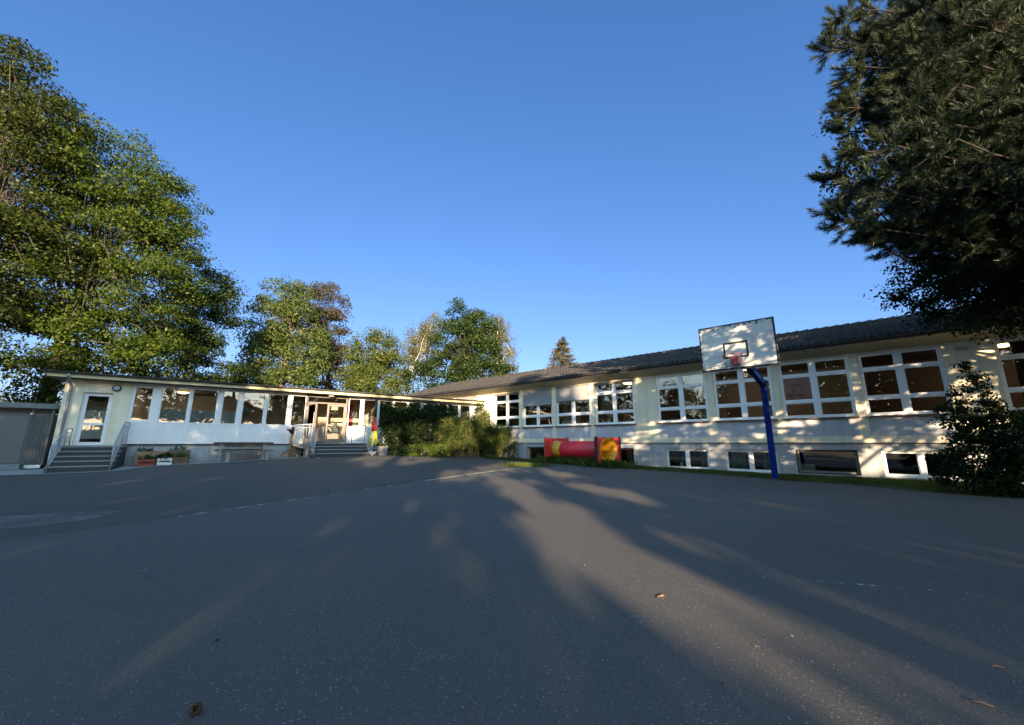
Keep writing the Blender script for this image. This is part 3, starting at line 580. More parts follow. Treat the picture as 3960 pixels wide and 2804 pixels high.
# interior of the pavilion
mb=MB(); mb.box(.25,18.4,3.7,3.8,1.0,3.56); mb.box(5.70,5.78,1.2,3.7,1.05,3.56); mb.box(1.86,1.94,.26,3.7,1.05,3.56); mb.box(.26,1.85,1.1,1.18,1.05,3.5); mb.box(12.3,12.38,.9,3.7,1.05,3.56)  # partition close behind the end door is added to brighten its pane
mb.build('corridor_wall',M['creamin'],PV); MB().box(.25,18.4,.27,3.7,1.0,1.045).build('corridor_floor',M['floorin'],PV); MB().box(.25,18.4,.12,3.7,3.50,3.56).build('corridor_ceiling',M['ceil'],PV)
# entrance door set
mb=MB(); A_s,B_s=8.52,10.50
for q in((A_s,A_s+.06,1.08,3.5),(B_s-.06,B_s,1.08,3.5),(A_s+.06,B_s-.06,3.42,3.5),(A_s+.06,B_s-.06,3.10,3.17)): mb.box(q[0],q[1],.0,.09,q[2],q[3])
ef=mb.build('door_frame',M['alu'],PV,.004); MB().box(A_s+.06,B_s-.06,.045,.051,3.17,3.42).build('transom_pane',M['glass'],ef)
def leaf(name,w,parent):
    mb=MB()
    for q in((0,.10,0,2.0),(w-.10,w,0,2.0),(.10,w-.10,0,.20),(.10,w-.10,1.90,2.0),(.10,w-.10,.86,.95)): mb.box(q[0],q[1],-.03,.03,q[2],q[3])
    o=mb.build(name,M['alu'],parent,.004); gm=MB(); gm.box(.10,w-.10,-.003,.003,.20,.86); gm.box(.10,w-.10,-.003,.003,.95,1.90); gm.build('door_pane',M['glass'],o)
    hm=MB(); hm.tube([(w-.05,-.03,.45),(w-.05,-.08,.45),(w-.05,-.08,1.5),(w-.05,-.03,1.5)],.014,8); hm.build('handle',M['galv'],o)
    gm=MB(); [gm.box(-.035,.0,-.045,-.01,z,z+.11) for z in(.2,.95,1.7)]; gm.build('hinge',M['white'],o); return o
o=leaf('door_leaf',.92,PV); o.location=(A_s+.06,-.01,1.09); o.rotation_euler=(0,0,R_(-72))
o=leaf('door_leaf',.92,PV); o.location=(B_s-.06,.04,1.09); o.rotation_euler=(0,0,math.pi); o.scale=(1,-1,1)
t=thing('paper_notice','yellowish paper notice taped inside the right entrance door leaf','notice',(*fl(9.72,.055),2.80),AL); MB().box(0,.32,0,.004,0,.2).build('sheet',M['fascia'],t)
t=thing('porch_lamp','shallow round lamp under the eave over the entrance','lamp',(*fl(9.62,-.25),3.56),AL); MB().lathe([(.19,0),(.19,-.03),(.17,-.05)],n=24).build('lamp_rim',M['black'],t); MB().lathe([(.17,-.03),(.14,-.08),(.06,-.105),(0,-.11)],n=24).build('lamp_glass',M['opal'],t)
lamp('ceiling_lamp','orange glowing dome lamp behind the second pavilion window',*fl(3.45,1.6),3.49,AL,.24,2)
# things in the corridor
def column(label,s,y,w=.24,h=2.4): 
    t=thing('red_door_post',label,'door post',(*fl(s,y),1.05),AL); MB().box(-w/2,w/2,-.03,.0,0,h).build('post',M['red'],t,.004); MB().box(-w/2-.03,w/2+.03,-.035,.0,h+.002,h+.06).build('cap',M['red'],t)
column('red post on the corridor wall seen between the entrance door leaves',9.45,3.68)
column('red post on the corridor wall seen in the pane right of the entrance',11.55,3.68,.28)
def bench_in(label,s,y,w):
    t=thing('cloakroom_bench',label,'bench',(*fl(s,y),1.05),AL,'wooden benches in the corridor'); MB().box(0,w,-.36,0,.42,.46).build('seat',M['wood'],t,.005)
    for q in(.1,w-.16): MB().box(q,q+.06,-.34,-.02,0,.417).build('leg',M['black'],t)
    MB().box(0,w,-.03,0,.75,1.32).build('back_board',M['fascia'],t)
M['wood']=woodmat('varnished_wood',(.32,.15,.06))
bench_in('long wooden bench with pale back boards behind the middle pavilion windows',6.2,3.66,1.7); bench_in('wooden bench with pale back board behind the window left of the entrance',8.05,3.66,.95)
t=thing('white_cupboard','white cupboard standing in the sunlit corridor behind the entrance door','cupboard',(*fl(9.75,3.66),1.05),AL); MB().box(0,1.2,-.4,0,.06,1.02).build('carcass',M['white'],t,.006); MB().box(-.03,1.23,-.43,0,1.022,1.06).build('top',M['wood'],t); MB().box(.05,1.15,-.36,-.02,0,.058).build('base',M['black'],t)
for i,(s,z,c,n) in enumerate([(6.05,3.02,(.35,.03,.04),'red'),(6.28,3.06,(.03,.16,.28),'blue'),(6.02,2.66,(.03,.14,.2),'dark blue'),(6.25,2.60,(.4,.06,.12),'crimson'),(7.05,2.66,(.05,.16,.25),'teal')]):
    t=thing('paper_picture',f'small {n} paper picture hanging inside the pavilion window','picture',(*fl(s,.35),z),AL,'paper pictures in the window'); t.rotation_euler=(0,R_([8,-12,15,-6,20][i]),AL)
    MB().box(-.10,.10,0,.004,-.10,.10).build('sheet',mat(n.replace(' ','_')+'_paper',c,.8,.1,5),t); MB().box(-.05,.05,-.003,-.001,-.05,.05).build('motif',M['white'] if i%2 else M['alu'],t)
# ---------------------------------------------------------------- stairs of the end door
ST=thing('end_door_steps','dark slate steps with grey railings at the white end door','steps',(*LO,0),AL)
def steps(root,s0,s1,edges,z0,gsl):
    # edges: list of (y_front, z_top)
    mb=MB(); nm=MB(); prev=0
    for i,(y,z) in enumerate(edges):
        zb=(edges[i+1][1] if i+1<len(edges) else z0)
        mb.box(s0,s1,y,prev-.002 if i else -.002,z0-.3,z-.045); 
        mb2=nm.box(s0-.015,s1+.015,y-.025,prev-(.027 if i else .002),z-.043,z); prev=y
    mb.build('step_body',M['step'],root); nm.build('tread',M['nosing'],root,.006)
e1=[(-.9,.97),(-1.2,.80),(-1.5,.63),(-1.8,.465),(-2.1,.295)]
steps(ST,.46,2.10,e1,.1,0)
def rail(root,pts_top,zb,post_r=.021,bars=True,name='railing',mid=.14):
    """railing along a polyline in facade coordinates; zb gives the foot height at each point"""
    mb=MB(); mb.tube(pts_top,.021,8)
    for p,z in zip(pts_top,zb): mb.tube([p,(p[0],p[1],z)],post_r,8)
    lo=[(p[0],p[1],z+.13) for p,z in zip(pts_top,zb)]; up=[(p[0],p[1],p[2]-mid) for p in pts_top]; mb.tube(lo,.014,6); mb.tube(up,.012,6)
    for i in range(len(pts_top)-1):
        a=np.array(lo[i]); b=np.array(lo[i+1]); c=np.array(up[i]); d=np.array(up[i+1]); n=max(2,int(np.linalg.norm((b-a)[:2])/.115))
        for k in range(1,n): mb.tube([a+(b-a)*k/n,c+(d-c)*k/n],.007,5,False)
    return mb.build(name,M['galv'],root)
rail(ST,[(2.06,-.12,1.90),(2.06,-.95,1.90),(2.06,-2.15,1.14)],[.98,.98,.12]); rail(ST,[(.52,-.30,1.62),(.52,-.9,1.62),(.52,-2.15,.95)],[.98,.98,.12])
# ---------------------------------------------------------------- main entrance stairs
EN=thing('entrance_steps','wide dark steps with landing and grey steel railings at the glass entrance','steps',(*LO,0),AL)
e2=[(-1.35,1.085),(-1.65,.94),(-1.95,.79),(-2.25,.62)]
steps(EN,8.62,11.2,e2,.42,0)
mb=MB(); mb.box(7.95,8.60,-1.35,-.002,.95,1.04); mb.box(8.5,8.6,-1.30,-.6,.2,.948); mb.add([(7.95,-1.3,.948),(8.5,-1.3,.948),(8.5,-1.3,.80),(7.95,-.6,.948),(8.5,-.6,.948),(8.5,-.6,.80)],[(0,2,1),(3,4,5),(0,3,5,2),(1,2,5,4),(0,1,4,3)]); mb.build('landing',M['concrete'],EN)
rail(EN,[(7.98,-.10,1.94),(7.98,-1.32,1.94),(8.56,-1.36,1.95),(8.66,-1.40,1.95),(8.68,-2.45,1.46)],[1.04,1.04,1.04,.42,.42])
rail(EN,[(10.55,-1.25,1.98),(11.16,-1.32,1.98),(11.24,-2.5,1.5)],[1.085,1.085,.45])
t=thing('grey_cloth','dark grey cloth hanging on the entrance door handle','cloth',(*fl(9.95,-.07),1.62),AL); MB().grid(8,10,lambda u,v:((u-.5)*.26*(1-.3*v)+.02*math.sin(v*9),-.02-.02*math.sin(u*11),.55*v*(1-.25*abs(u-.4)))).build('cloth',mat('dark_grey_cloth',(.05,.055,.05),.95,.2,9),t)
# ---------------------------------------------------------------- metal shed left of the pavilion
SH=thing('metal_shed','dark grey corrugated metal shed beside the yellow end wall','shed',(*LO,0),AL)
M['shed']=mat('dark_grey_sheet_metal',(.10,.108,.115),.5,.08,3); y=1.0
mb=MB(); n=34; pr=[(-.92+i*.02,.0 if (i//2)%2 else .022) for i in range(28)]
mb.add([(x,y+d,z) for z in(.22,2.22) for x,d in pr],[(i,i+1,28+i+1,28+i) for i in range(27)]); mb.box(-.38,-.36,y,y+4,.22,2.22); mb.box(-8,-.36,y+4,y+4.03,.22,2.4); mb.box(-8,-1.95,y+.0,y+.03,.32,2.12); mb.box(-.99,-.922,y+.004,y+.03,.22,2.12); mb.build('wall',M['shed'],SH)
mb=MB(); mb.box(-8,-.28,y-.12,y+4.2,2.42,2.62); mb.box(-8,-.40,y+.3,y+.33,2.2,2.42); mb.build('roof',mat('grey_roof_edge',(.17,.18,.18),.6,.1,3),SH)
mb=MB(); mb.box(-.96,-.91,y-.01,y+.05,2.2,2.42); mb.box(-.42,-.37,y-.01,y+.05,.22,2.42); mb.box(-8,-.42,y+.0,y+.05,2.12,2.19); mb.build('frame',M['shed'],SH)
d=MB().box(-1.92,-.98,y-.02,y+.02,.34,2.11).build('door',mat('grey_steel_door',(.12,.128,.134),.5,.04,2),SH,.006); mb=MB(); mb.tube([(-1.80,y-.02,1.35),(-1.80,y-.07,1.35),(-1.66,y-.07,1.35)],.012,6); mb.box(-1.815,-1.785,y-.027,y-.021,1.2,1.4); mb.build('handle',M['galv'],d)
t=thing('small_lamp','small white lamp on the dark shed door frame','lamp',(*fl(-.95,.985),2.2),AL); MB().lathe([(.028,.0),(.04,-.02),(.035,-.04),(0,-.05)],n=12,axis='y').build('lamp_glass',M['opal'],t); MB().lathe([(.048,.01),(.048,.0),(.028,0)],n=12,axis='y').build('lamp_base',M['white'],t)
MB().box(-8,-.80,y-.55,y-.025,-.1,.32).build('threshold',mat('shed_threshold_concrete',(.22,.23,.24),.9,.1,4,.3,50),SH); t=thing('white_curb','short white strip on the ground in front of the corrugated shed wall','kerb',(*fl(-.79,.80),.14),AL); MB().box(0,.42,0,.1,0,.12).build('strip',M['white'],t,.01); MB().box(0,.42,0.002,.098,-.2,-.003).build('footing',M['concrete'],t)
#SECTION3
# ================================================================ OBJECTS
M['weather']=woodmat('weathered_grey_wood',(.12,.10,.08),.25); M['slab']=woodmat('pale_grey_wood',(.27,.265,.25),.15); M['topwood']=woodmat('brown_stained_wood',(.075,.042,.04),.3)
M['plank']=woodmat('rough_planks',(.27,.18,.11),.35); M['redcrate']=woodmat('red_painted_wood',(.24,.045,.03),.3); M['whitecrate']=woodmat('white_painted_wood',(.66,.66,.62),.08); M['browncrate']=woodmat('brown_crate_wood',(.14,.09,.065),.35); M['newwood']=woodmat('golden_wood',(.27,.15,.065),.3); M['redwood']=woodmat('reddish_wood',(.13,.05,.035),.3)
M['soil']=mat('soil',(.04,.03,.022),.95,.4,20)
def gl_(s,y): p=fl(s,y); return (*p,g(*p)+.012)
# planters and crates
def crate(name,label,s,y,w,d,h,m,slats=2,gap=.03,group=None,rz=0):
    p=gl_(s,y); t=thing(name,label,'planter' if name=='raised_planter' else 'crate',p,AL+rz,group); th=.018
    sh=(h-gap*(slats-1)-.01)/slats; fm=MB(); sd=MB()
    for k in range(slats):
        z=.01+k*(sh+gap); fm.box(0,w,0,th,z,z+sh); fm.box(0,w,d-th,d,z,z+sh); sd.box(0,th,th+.001,d-th-.001,z,z+sh); sd.box(w-th,w,th+.001,d-th-.001,z,z+sh)
    for x in(th+.001,w-th-.026): sd.box(x,x+.025,th+.001,th+.026,.01,h-.02); sd.box(x,x+.025,d-th-.026,d-th-.001,.01,h-.02)
    fm.build('front_slats',m,t,.003); sd.build('side_slats',m,t,.003); MB().box(th+.03,w-th-.03,th+.03,d-th-.03,.02,h-.05).build('soil',M['soil'],t); return t,p
def plant(label,s,y,z,w,d,h,n,size,m,seed,rz=0,nm='potted_plant',cat='plant',ang=AL,F_=fl):
    rng=np.random.default_rng(seed); p=(*F_(s,y),z); t=thing(nm,label,cat,p,ang); 
    k=max(4,n//24); c=np.stack([rng.uniform(-w/2,w/2,k),rng.uniform(-d/2,d/2,k),h*(.25+.7*rng.random(k))],-1); V,F=make_leaves(rng,c,24,.11,size,.8,.1); npmesh('leaves',V,F,m,t)
    mb=MB()
    for q in c[:12]: mb.tube([(q[0]*.6,q[1]*.6,-.04),tuple(q*.6+np.array((q[0]*.25,q[1]*.25,0))),tuple(q)],.005,5)
    mb.build('stems',M['browncrate'],t); return t
crate('raised_planter','long rough plank planter, left of the two big ones',2.48,-.75,.95,.55,.56,M['plank'],3,.004,'raised planters against the plinth')
crate('raised_planter','rough plank planter, right of the two big ones',3.46,-.75,.70,.5,.56,M['browncrate'],3,.004,'raised planters against the plinth')
crate('wooden_crate','red painted wooden crate with herbs',2.66,-1.35,.53,.34,.27,M['redcrate'],2,.04,'small crates in front of the planters')
crate('wooden_crate','white painted wooden crate with one wide gap',3.24,-1.33,.46,.34,.27,M['whitecrate'],2,.05,'small crates in front of the planters')
crate('wooden_crate','dark brown wooden crate right of the white one',3.73,-1.33,.45,.34,.27,M['browncrate'],3,.015,'small crates in front of the planters')
zc=g(*fl(3.2,-1.2))+.2
plant('low herbs growing in the red crate',2.92,-1.18,zc,.45,.25,.16,300,.055,M['leafbush'],1); plant('bushy green plant spilling from the white crate',3.42,-1.18,zc,.48,.3,.26,500,.06,M['leafbush'],2)
plant('grassy green plant in the dark brown crate',3.95,-1.18,zc,.42,.28,.26,500,.05,M['leafcover'],3); plant('green leaves at the left end of the long plank planter',2.68,-.45,zc+.28,.45,.3,.17,240,.06,M['leafC'],4); plant('small plants rising from the right plank planter',3.8,-.5,zc+.26,.5,.3,.26,160,.06,M['leafcover'],5)
# picnic table and two benches
P0=gl_(5.0,-1.2); z0=P0[2]
PT=thing('picnic_table','heavy wooden picnic table with brown top and pale slab legs','table',(*fl(4.95,-.95),z0+.0),AL); H=.83
tb=MB(); [tb.box(0,2.2,-.36+k*.12,-.36+k*.12+.112,H-.065,H) for k in range(6)]; tb.build('tabletop',M['topwood'],PT,.006)
ap=MB(); ap.box(.40,1.78,-.26,-.22,H-.22,H-.068); ap.box(.40,1.78,.20,.24,H-.22,H-.068); ap.build('apron',M['weather'],PT,.004)
for x in(.22,1.80):
    for yy in(-.30,.16): MB().box(x,x+.12,yy,yy+.13,-.05,H-.068).build('leg',M['slab'],PT,.006)
BN=thing('bench','long grey wooden bench in front of the picnic table','bench',(*fl(5.22,-1.72),g(*fl(6.2,-1.7))+.012),AL,'benches at the picnic table'); b=MB(); b.box(0,1.92,-.16,-.005,.40,.46); b.box(0,1.92,.005,.16,.40,.46); b.build('seat',M['weather'],BN,.005)
for x in(.22,1.62): MB().box(x,x+.13,-.13,.13,-.06,.397).build('leg',M['slab'],BN,.006)
copy_tree(BN,(*fl(4.98,-.32),g(*fl(6,-.3))+.03),AL,'grey wooden bench half hidden between picnic table and wall')
# bird feeder
q=gl_(7.92,-.7); BF=thing('bird_feeder','golden wooden bird feeder post with flat tray and tripod foot','bird feeder',q,AL)
mb=MB(); mb.tube([(0,0,-.02),(.012,.0,.4),(-.01,.01,.75),(.0,0,1.15)],[.062,.056,.052,.05],10); mb.build('post',M['newwood'],BF)
for a in(200,320,80): c,s_=math.cos(R_(a)),math.sin(R_(a)); MB().bar((c*.46,s_*.46,.03),(c*.05,s_*.05,.38),.05,.07).build('foot',M['newwood'],BF)
MB().bar((-.30,-.12,.16),(-.03,-.02,.15),.03,.05).build('brace',M['newwood'],BF)
mb=MB(); v=[(.055*i,.055*j,1.10) for i,j in((-1,-1),(1,-1),(1,1),(-1,1))]+[(.17*i,.17*j,1.285) for i,j in((-1,-1),(1,-1),(1,1),(-1,1))]; mb.add(v,[(3,2,1,0),(4,5,6,7)]+[(i,(i+1)%4,4+(i+1)%4,4+i) for i in range(4)]); mb.build('funnel',M['redwood'],BF)
MB().box(-.26,.26,-.22,.22,1.288,1.315).build('tray',M['redwood'],BF,.004)
t=thing('flower_pot','small red brown pot standing on the bird feeder tray','pot',(q[0]+.02,q[1],q[2]+1.316),AL); MB().lathe([(0,0),(.05,0),(.062,.085),(.07,.085),(.07,.10),(.055,.10),(.05,.09),(0,.085)],n=16).build('pot_body',M['redwood'],t); MB().lathe([(0,.086),(.049,.088),(0,.095)],n=12).build('soil',M['soil'],t)
# flag on its pole in a white bowl
q=fl(11.46,-1.75); q=(*q,g(*q)); B_=thing('flower_bowl','white round concrete bowl beside the entrance steps','planter',q,AL); MB().lathe([(0,0),(.13,0),(.20,.07),(.235,.16),(.24,.19),(.21,.19),(.20,.13),(0,.13)],n=24).build('bowl',M['white'],B_); MB().lathe([(0,.15),(.18,.14),(.2,.132)],n=16).build('soil',M['soil'],B_)
plant('low plant growing in the white bowl',11.46,-1.75,q[2]+.16,.34,.3,.1,150,.06,M['leafC'],8)
FG=thing('flag','limp black, red and yellow flag on a pole beside the steps','flag',(q[0]+.05,q[1]+.12,q[2]+.15),AL); MB().tube([(0,0,-.1),(0,0,2.75)],.014,8).build('flagpole',M['black'],FG)
mb=MB(); rows=[(2.72,.05),(2.2,.055),(1.77,.05),(1.4,.085),(1.06,.135),(.7,.19),(.34,.26)]
def cone(i0,i1,mi):
    mb.cur=mi; rr=rows[i0:i1+1]; n=26; v=[];f=[]
    for z,r in rr:
        for k in range(n+1):
            a=2*math.pi*k/n; rad=r*(1+.18*math.sin(a*5+z*1.3)); v.append((rad*math.cos(a)-.012-r*.35,rad*.55*math.sin(a),z+(.10*math.cos(a) if z<.5 else 0)))
    for i in range(len(rr)-1):
        for k in range(n): f.append((i*(n+1)+k,i*(n+1)+k+1,(i+1)*(n+1)+k+1,(i+1)*(n+1)+k))
    mb.add(v,f,True)
cone(0,2,0); cone(2,4,1); cone(4,6,2); o=mb.build('flag_cloth',[M['black'],mat('flag_red',(.50,.035,.035),.8,.08,4),mat('flag_yellow',(.62,.55,.04),.8,.06,4)],FG); so_=o.modifiers.new('thickness','SOLIDIFY'); so_.thickness=.004
q=fl(12.05,-1.55); q=(*q,g(*q)); t=thing('stone_trough','tall grey stone trough behind the white bowl','planter',q,AL); mb=MB(); mb.box(-.2,.2,-.2,.2,-.05,.36); mb.box(-.22,.22,-.22,.22,.362,.44); mb.build('trough',M['concrete'],t,.015); MB().box(-.16,.16,-.16,.16,.442,.46).build('soil',M['soil'],t); plant('round green plant on the grey stone trough',12.05,-1.55,q[2]+.44,.36,.36,.22,300,.06,M['leafbush'],9)
# play tunnel
TL=np.array((2.3,20.6)); TR=np.array((4.25,17.8)); ax=(TR-TL)/np.hypot(*(TR-TL)); TA=math.atan2(ax[1],ax[0]); LEN=float(np.hypot(*(TR-TL)))
zt=.76; TN=thing('play_tunnel','red and yellow plastic crawl tunnel between two red end panels','play tunnel',(*TL,0),TA)
M['tred']=mat('red_plastic',(.60,.02,.035),.42,.08,2,stain=(.50,.05,.06),stscale=2.5); M['tyel']=mat('yellow_plastic',(.62,.30,.015),.4,.06,2); M['tpan']=mat('red_panel_plastic',(.62,.035,.03),.45,.1,3,stain=(.48,.07,.06),stscale=4)
def tube_part(name,x0,x1,r,m,rim=None):
    mb=MB(); mb.lathe([(r,x0),(r,x1),(r-.025,x1),(r-.025,x0),(r,x0)],(0,0,zt),36,'x'); return mb.build(name,m,TN)
tube_part('yellow_section',.03,.62,.40,M['tyel']); rs=tube_part('red_section',.62,LEN-.25,.415,M['tred']); tube_part('yellow_section',LEN-.25,LEN-.03,.43,M['tyel'])
mb=MB()
for x in(.68,LEN-.32):
    for k in range(16): a=2*math.pi*k/16; mb.lathe([(.018,0),(.014,.012),(0,.016)],(x,.417*math.cos(a),zt+.417*math.sin(a)),8)
mb.build('bolts',M['tpan'],rs)
def end_panel(x,hole,post,flip):
    wd=1.4; z0_,z1_=.14,1.32; mb=MB(); n=36; pts_o=[];pts_i=[]
    for k in range(n):
        a=2*math.pi*k/n; c,s_=math.cos(a),math.sin(a); sc=min((wd/2)/abs(c) if abs(c)>1e-6 else 9,((z1_-z0_)/2)/abs(s_) if abs(s_)>1e-6 else 9); pts_o.append((c*sc,s_*sc)); pts_i.append((c*hole,s_*hole*1.0))
    zc_=(z0_+z1_)/2
    v=[(x+dx,p[0],zc_+p[1]) for dx in(-.03,.03) for p in pts_o]+[(x+dx,p[0],zt+p[1]) for dx in(-.03,.03) for p in pts_i]
    f=[]
    for k in range(n):
        j=(k+1)%n; f+=[(k,j,2*n+j,2*n+k),(n+j,n+k,3*n+k,3*n+j),(k,n+k,n+j,j),(2*n+k,2*n+j,3*n+j,3*n+k)]
    mb.add(v,f); p=mb.build('end_panel',M['tpan'],TN,.008); MB().lathe([(hole+.0,-.05),(hole+.05,-.05),(hole+.07,0),(hole+.05,.05),(hole,.05),(hole,-.05)],(x,0,zt),36,'x').build('rim',M['tpan'] if not flip else M['tyel'],p)
    for yy in(-wd/2-.055,wd/2+.055):
        o=MB().box(x-.055,x+.055,yy-.05,yy+.05,-.15,1.34).build('post',post,TN,.012); MB().lathe([(0,1.38),(.05,1.365),(.062,1.342),(0,1.342)],(x,yy,0),12).build('post_cap',M['weather'] if flip else M['tpan'],o)
end_panel(0,.44,M['tpan'],False); end_panel(LEN,.50,M['black'],True)
mb=MB(); rb=mb.lathe([(.499,LEN+.045),(.40,LEN-.035),(.375,LEN-.3),(.36,LEN-1.2),(.36,.1)],(0,0,zt),36,'x'); mb.build('mouth_funnel',M['tyel'],TN)
# basketball hoop
BB=np.array((6.165,10.49)); BDv=np.array((6.87-5.46,9.88-11.1)); BW=1.865; BDv/=np.hypot(*BDv); BA=math.atan2(BDv[1],BDv[0])   # local x along board, local -y towards the court
pb=np.array((8.0,12.4)); rel=pb-BB; lx=float(rel@BDv); ly=float(rel@np.array((-BDv[1],BDv[0])))
HP=thing('basketball_hoop','basketball hoop with weathered white board on a blue post','basketball hoop',(*BB,0),BA)
M['blue']=mat('blue_paint',(.001,.022,.17),.75,.12,4,spec=.15,stain=(.004,.02,.10),stscale=5)
zg=g(*pb)
MB().box(lx-.08,lx+.08,ly-.08,ly+.08,zg-.3,3.0).build('post',M['blue'],HP,.012)
MB().box(lx-.16,lx+.16,ly-.16,ly+.16,zg-.02,zg+.02).build('foot_plate',M['blue'],HP,.005)
mb=MB(); mb.bar((lx+.0,ly+.14,2.92),(0,.16,3.50),.15,.20); o=mb.build('arm',M['blue'],HP,.01); mb=MB(); mb.box(lx-.12,lx+.12,ly-.12,ly+.14,2.99,3.03); mb.build('joint_plate',M['blue'],HP)
mb=MB(); mb.box(-.35,.35,.05,.16,3.36,3.50); mb.box(-.35,.35,.05,.11,3.95,4.05); mb.bar((0,.14,3.45),(0,.09,4.02),.08,.08); mb.build('board_bracket',M['blue'],HP)
Zb0,Zb1=3.06,4.355; hw=BW/2
def boardmat():
    m,N,K=nmat('weathered_white_board'); b=N['Principled BSDF']; b.inputs['Roughness'].default_value=.55
    tc=N.new('ShaderNodeTexCoord'); sp=N.new('ShaderNodeSeparateXYZ'); K.new(tc.outputs['Object'],sp.inputs[0])
    def mr(o,a,b_,c,d):
        r=N.new('ShaderNodeMapRange'); K.new(o,r.inputs[0]); r.inputs[1].default_value=a; r.inputs[2].default_value=b_; r.inputs[3].default_value=c; r.inputs[4].default_value=d; return r.outputs[0]
    n=N.new('ShaderNodeTexNoise'); n.inputs['Scale'].default_value=14; n.inputs['Detail'].default_value=8; n.inputs['Roughness'].default_value=.7; K.new(tc.outputs['Object'],n.inputs[0])
    mxa=N.new('ShaderNodeMath'); mxa.operation='MAXIMUM'; K.new(mr(sp.outputs[2],Zb1-.22,Zb1,0,.22),mxa.inputs[0]); K.new(mr(sp.outputs[0],-hw+.16,-hw,0,.2),mxa.inputs[1])
    ad=N.new('ShaderNodeMath'); K.new(n.outputs[0],ad.inputs[0]); K.new(mxa.outputs[0],ad.inputs[1])
    r=N.new('ShaderNodeValToRGB'); r.color_ramp.elements[0].position=.655; r.color_ramp.elements[1].position=.69; K.new(ad.outputs[0],r.inputs[0])
    n2=N.new('ShaderNodeTexNoise'); n2.inputs['Scale'].default_value=2.2; n2.inputs['Detail'].default_value=5; K.new(tc.outputs['Object'],n2.inputs[0])
    r2=N.new('ShaderNodeValToRGB'); r2.color_ramp.elements[0].position=.35; r2.color_ramp.elements[1].position=.7; r2.color_ramp.elements[0].color=(.66,.66,.63,1); r2.color_ramp.elements[1].color=(.50,.50,.48,1); K.new(n2.outputs[0],r2.inputs[0])
    x=N.new('ShaderNodeMix'); x.data_type='RGBA'; K.new(r.outputs[0],x.inputs[0]); K.new(r2.outputs[0],x.inputs[6]); x.inputs[7].default_value=(.06,.05,.05,1); K.new(x.outputs[2],b.inputs['Base Color']); return m
bo=MB().box(-hw,hw,0,.03,Zb0,Zb1).build('backboard',boardmat(),HP,.004)
bk=wornpaint('worn_black_line',(.018,.015,.02),.30,.42,9)
mb=MB(); y=-.003
for q in((-hw,hw,Zb0,Zb0+.055),(-hw,hw,Zb1-.03,Zb1),(-hw,-hw+.03,Zb0+.055,Zb1-.03),(hw-.045,hw,Zb0+.055,Zb1-.03)): mb.box(q[0],q[1],y,-.0005,q[2],q[3])
mb.build('border_line',bk,bo)
mb=MB(); cx_=-.03; z0_=3.37; z1_=3.83; w2=.305
for q in((cx_-w2,cx_+w2,z1_-.055,z1_),(cx_-w2,cx_+w2,z0_,z0_+.055),(cx_-w2,cx_-w2+.05,z0_+.055,z1_-.055),(cx_+w2-.05,cx_+w2,z0_+.055,z1_-.055)): mb.box(q[0],q[1],y,-.0005,q[2],q[3])
mb.build('aiming_square',bk,bo)
def text(body,size,x,y,z,m,parent,name,shear=0,ex=.001):
    cu=bpy.data.curves.new(name,'FONT'); cu.body=body; cu.size=size; cu.extrude=ex; cu.shear=shear
    tmp=bpy.data.objects.new(name,cu); COL.objects.link(tmp); dg=bpy.context.evaluated_depsgraph_get(); me=bpy.data.meshes.new_from_object(tmp.evaluated_get(dg)); bpy.data.objects.remove(tmp)
    o=bpy.data.objects.new(name,me); COL.objects.link(o); me.materials.clear(); me.materials.append(m); o.parent=parent; o.location=(x,y,z); o.rotation_euler=(math.pi/2,0,0); return o
text('ERHARD',.088,-hw+.055,-.002,Zb0+.075,M['black'],bo,'lettering',.25); text('SPORT',.088,-hw+.49,-.002,Zb0+.075,wornpaint('grey_lettering',(.35,.36,.38),.2,.5,10),bo,'lettering')
M['rim']=mat('red_rim_paint',(.38,.03,.03),.5,.2,9)
rz_=3.385; mb=MB(); n=32; RR=.24; cy_=-.40
mb.tube([(RR*math.cos(2*math.pi*k/n)-.05,cy_+RR*math.sin(2*math.pi*k/n),rz_) for k in range(n+1)],.011,8); 
mb.bar((-.05-.08,-.02,rz_-.01),(-.05-.20,cy_+.09,rz_-.012),.014,.03); mb.bar((-.05+.08,-.02,rz_-.01),(-.05+.20,cy_+.09,rz_-.012),.014,.03); ri=mb.build('rim',M['rim'],HP)
MB().box(-.05-.10,-.05+.10,-.17,-.005,rz_-.20,rz_-.005).build('rim_mount',M['rim'],ri,.006)
mb=MB()
for k in range(10):
    a0=2*math.pi*k/10
    for sg in(1,-1):
        pts=[]
        for j in range(6):
            t_=j/5; a=a0+sg*t_*.62; r=RR*(1-.42*t_); pts.append((r*math.cos(a)-.05,cy_+r*math.sin(a),rz_-.015-.40*t_-.02*math.sin(t_*3)))
        if (k*7+(sg>0)*3)%10<7: mb.tube(pts,.006,5)
mb.build('chain_net',mat('dull_chain',(.20,.21,.24),.5,.2,30,metal=.4),ri)
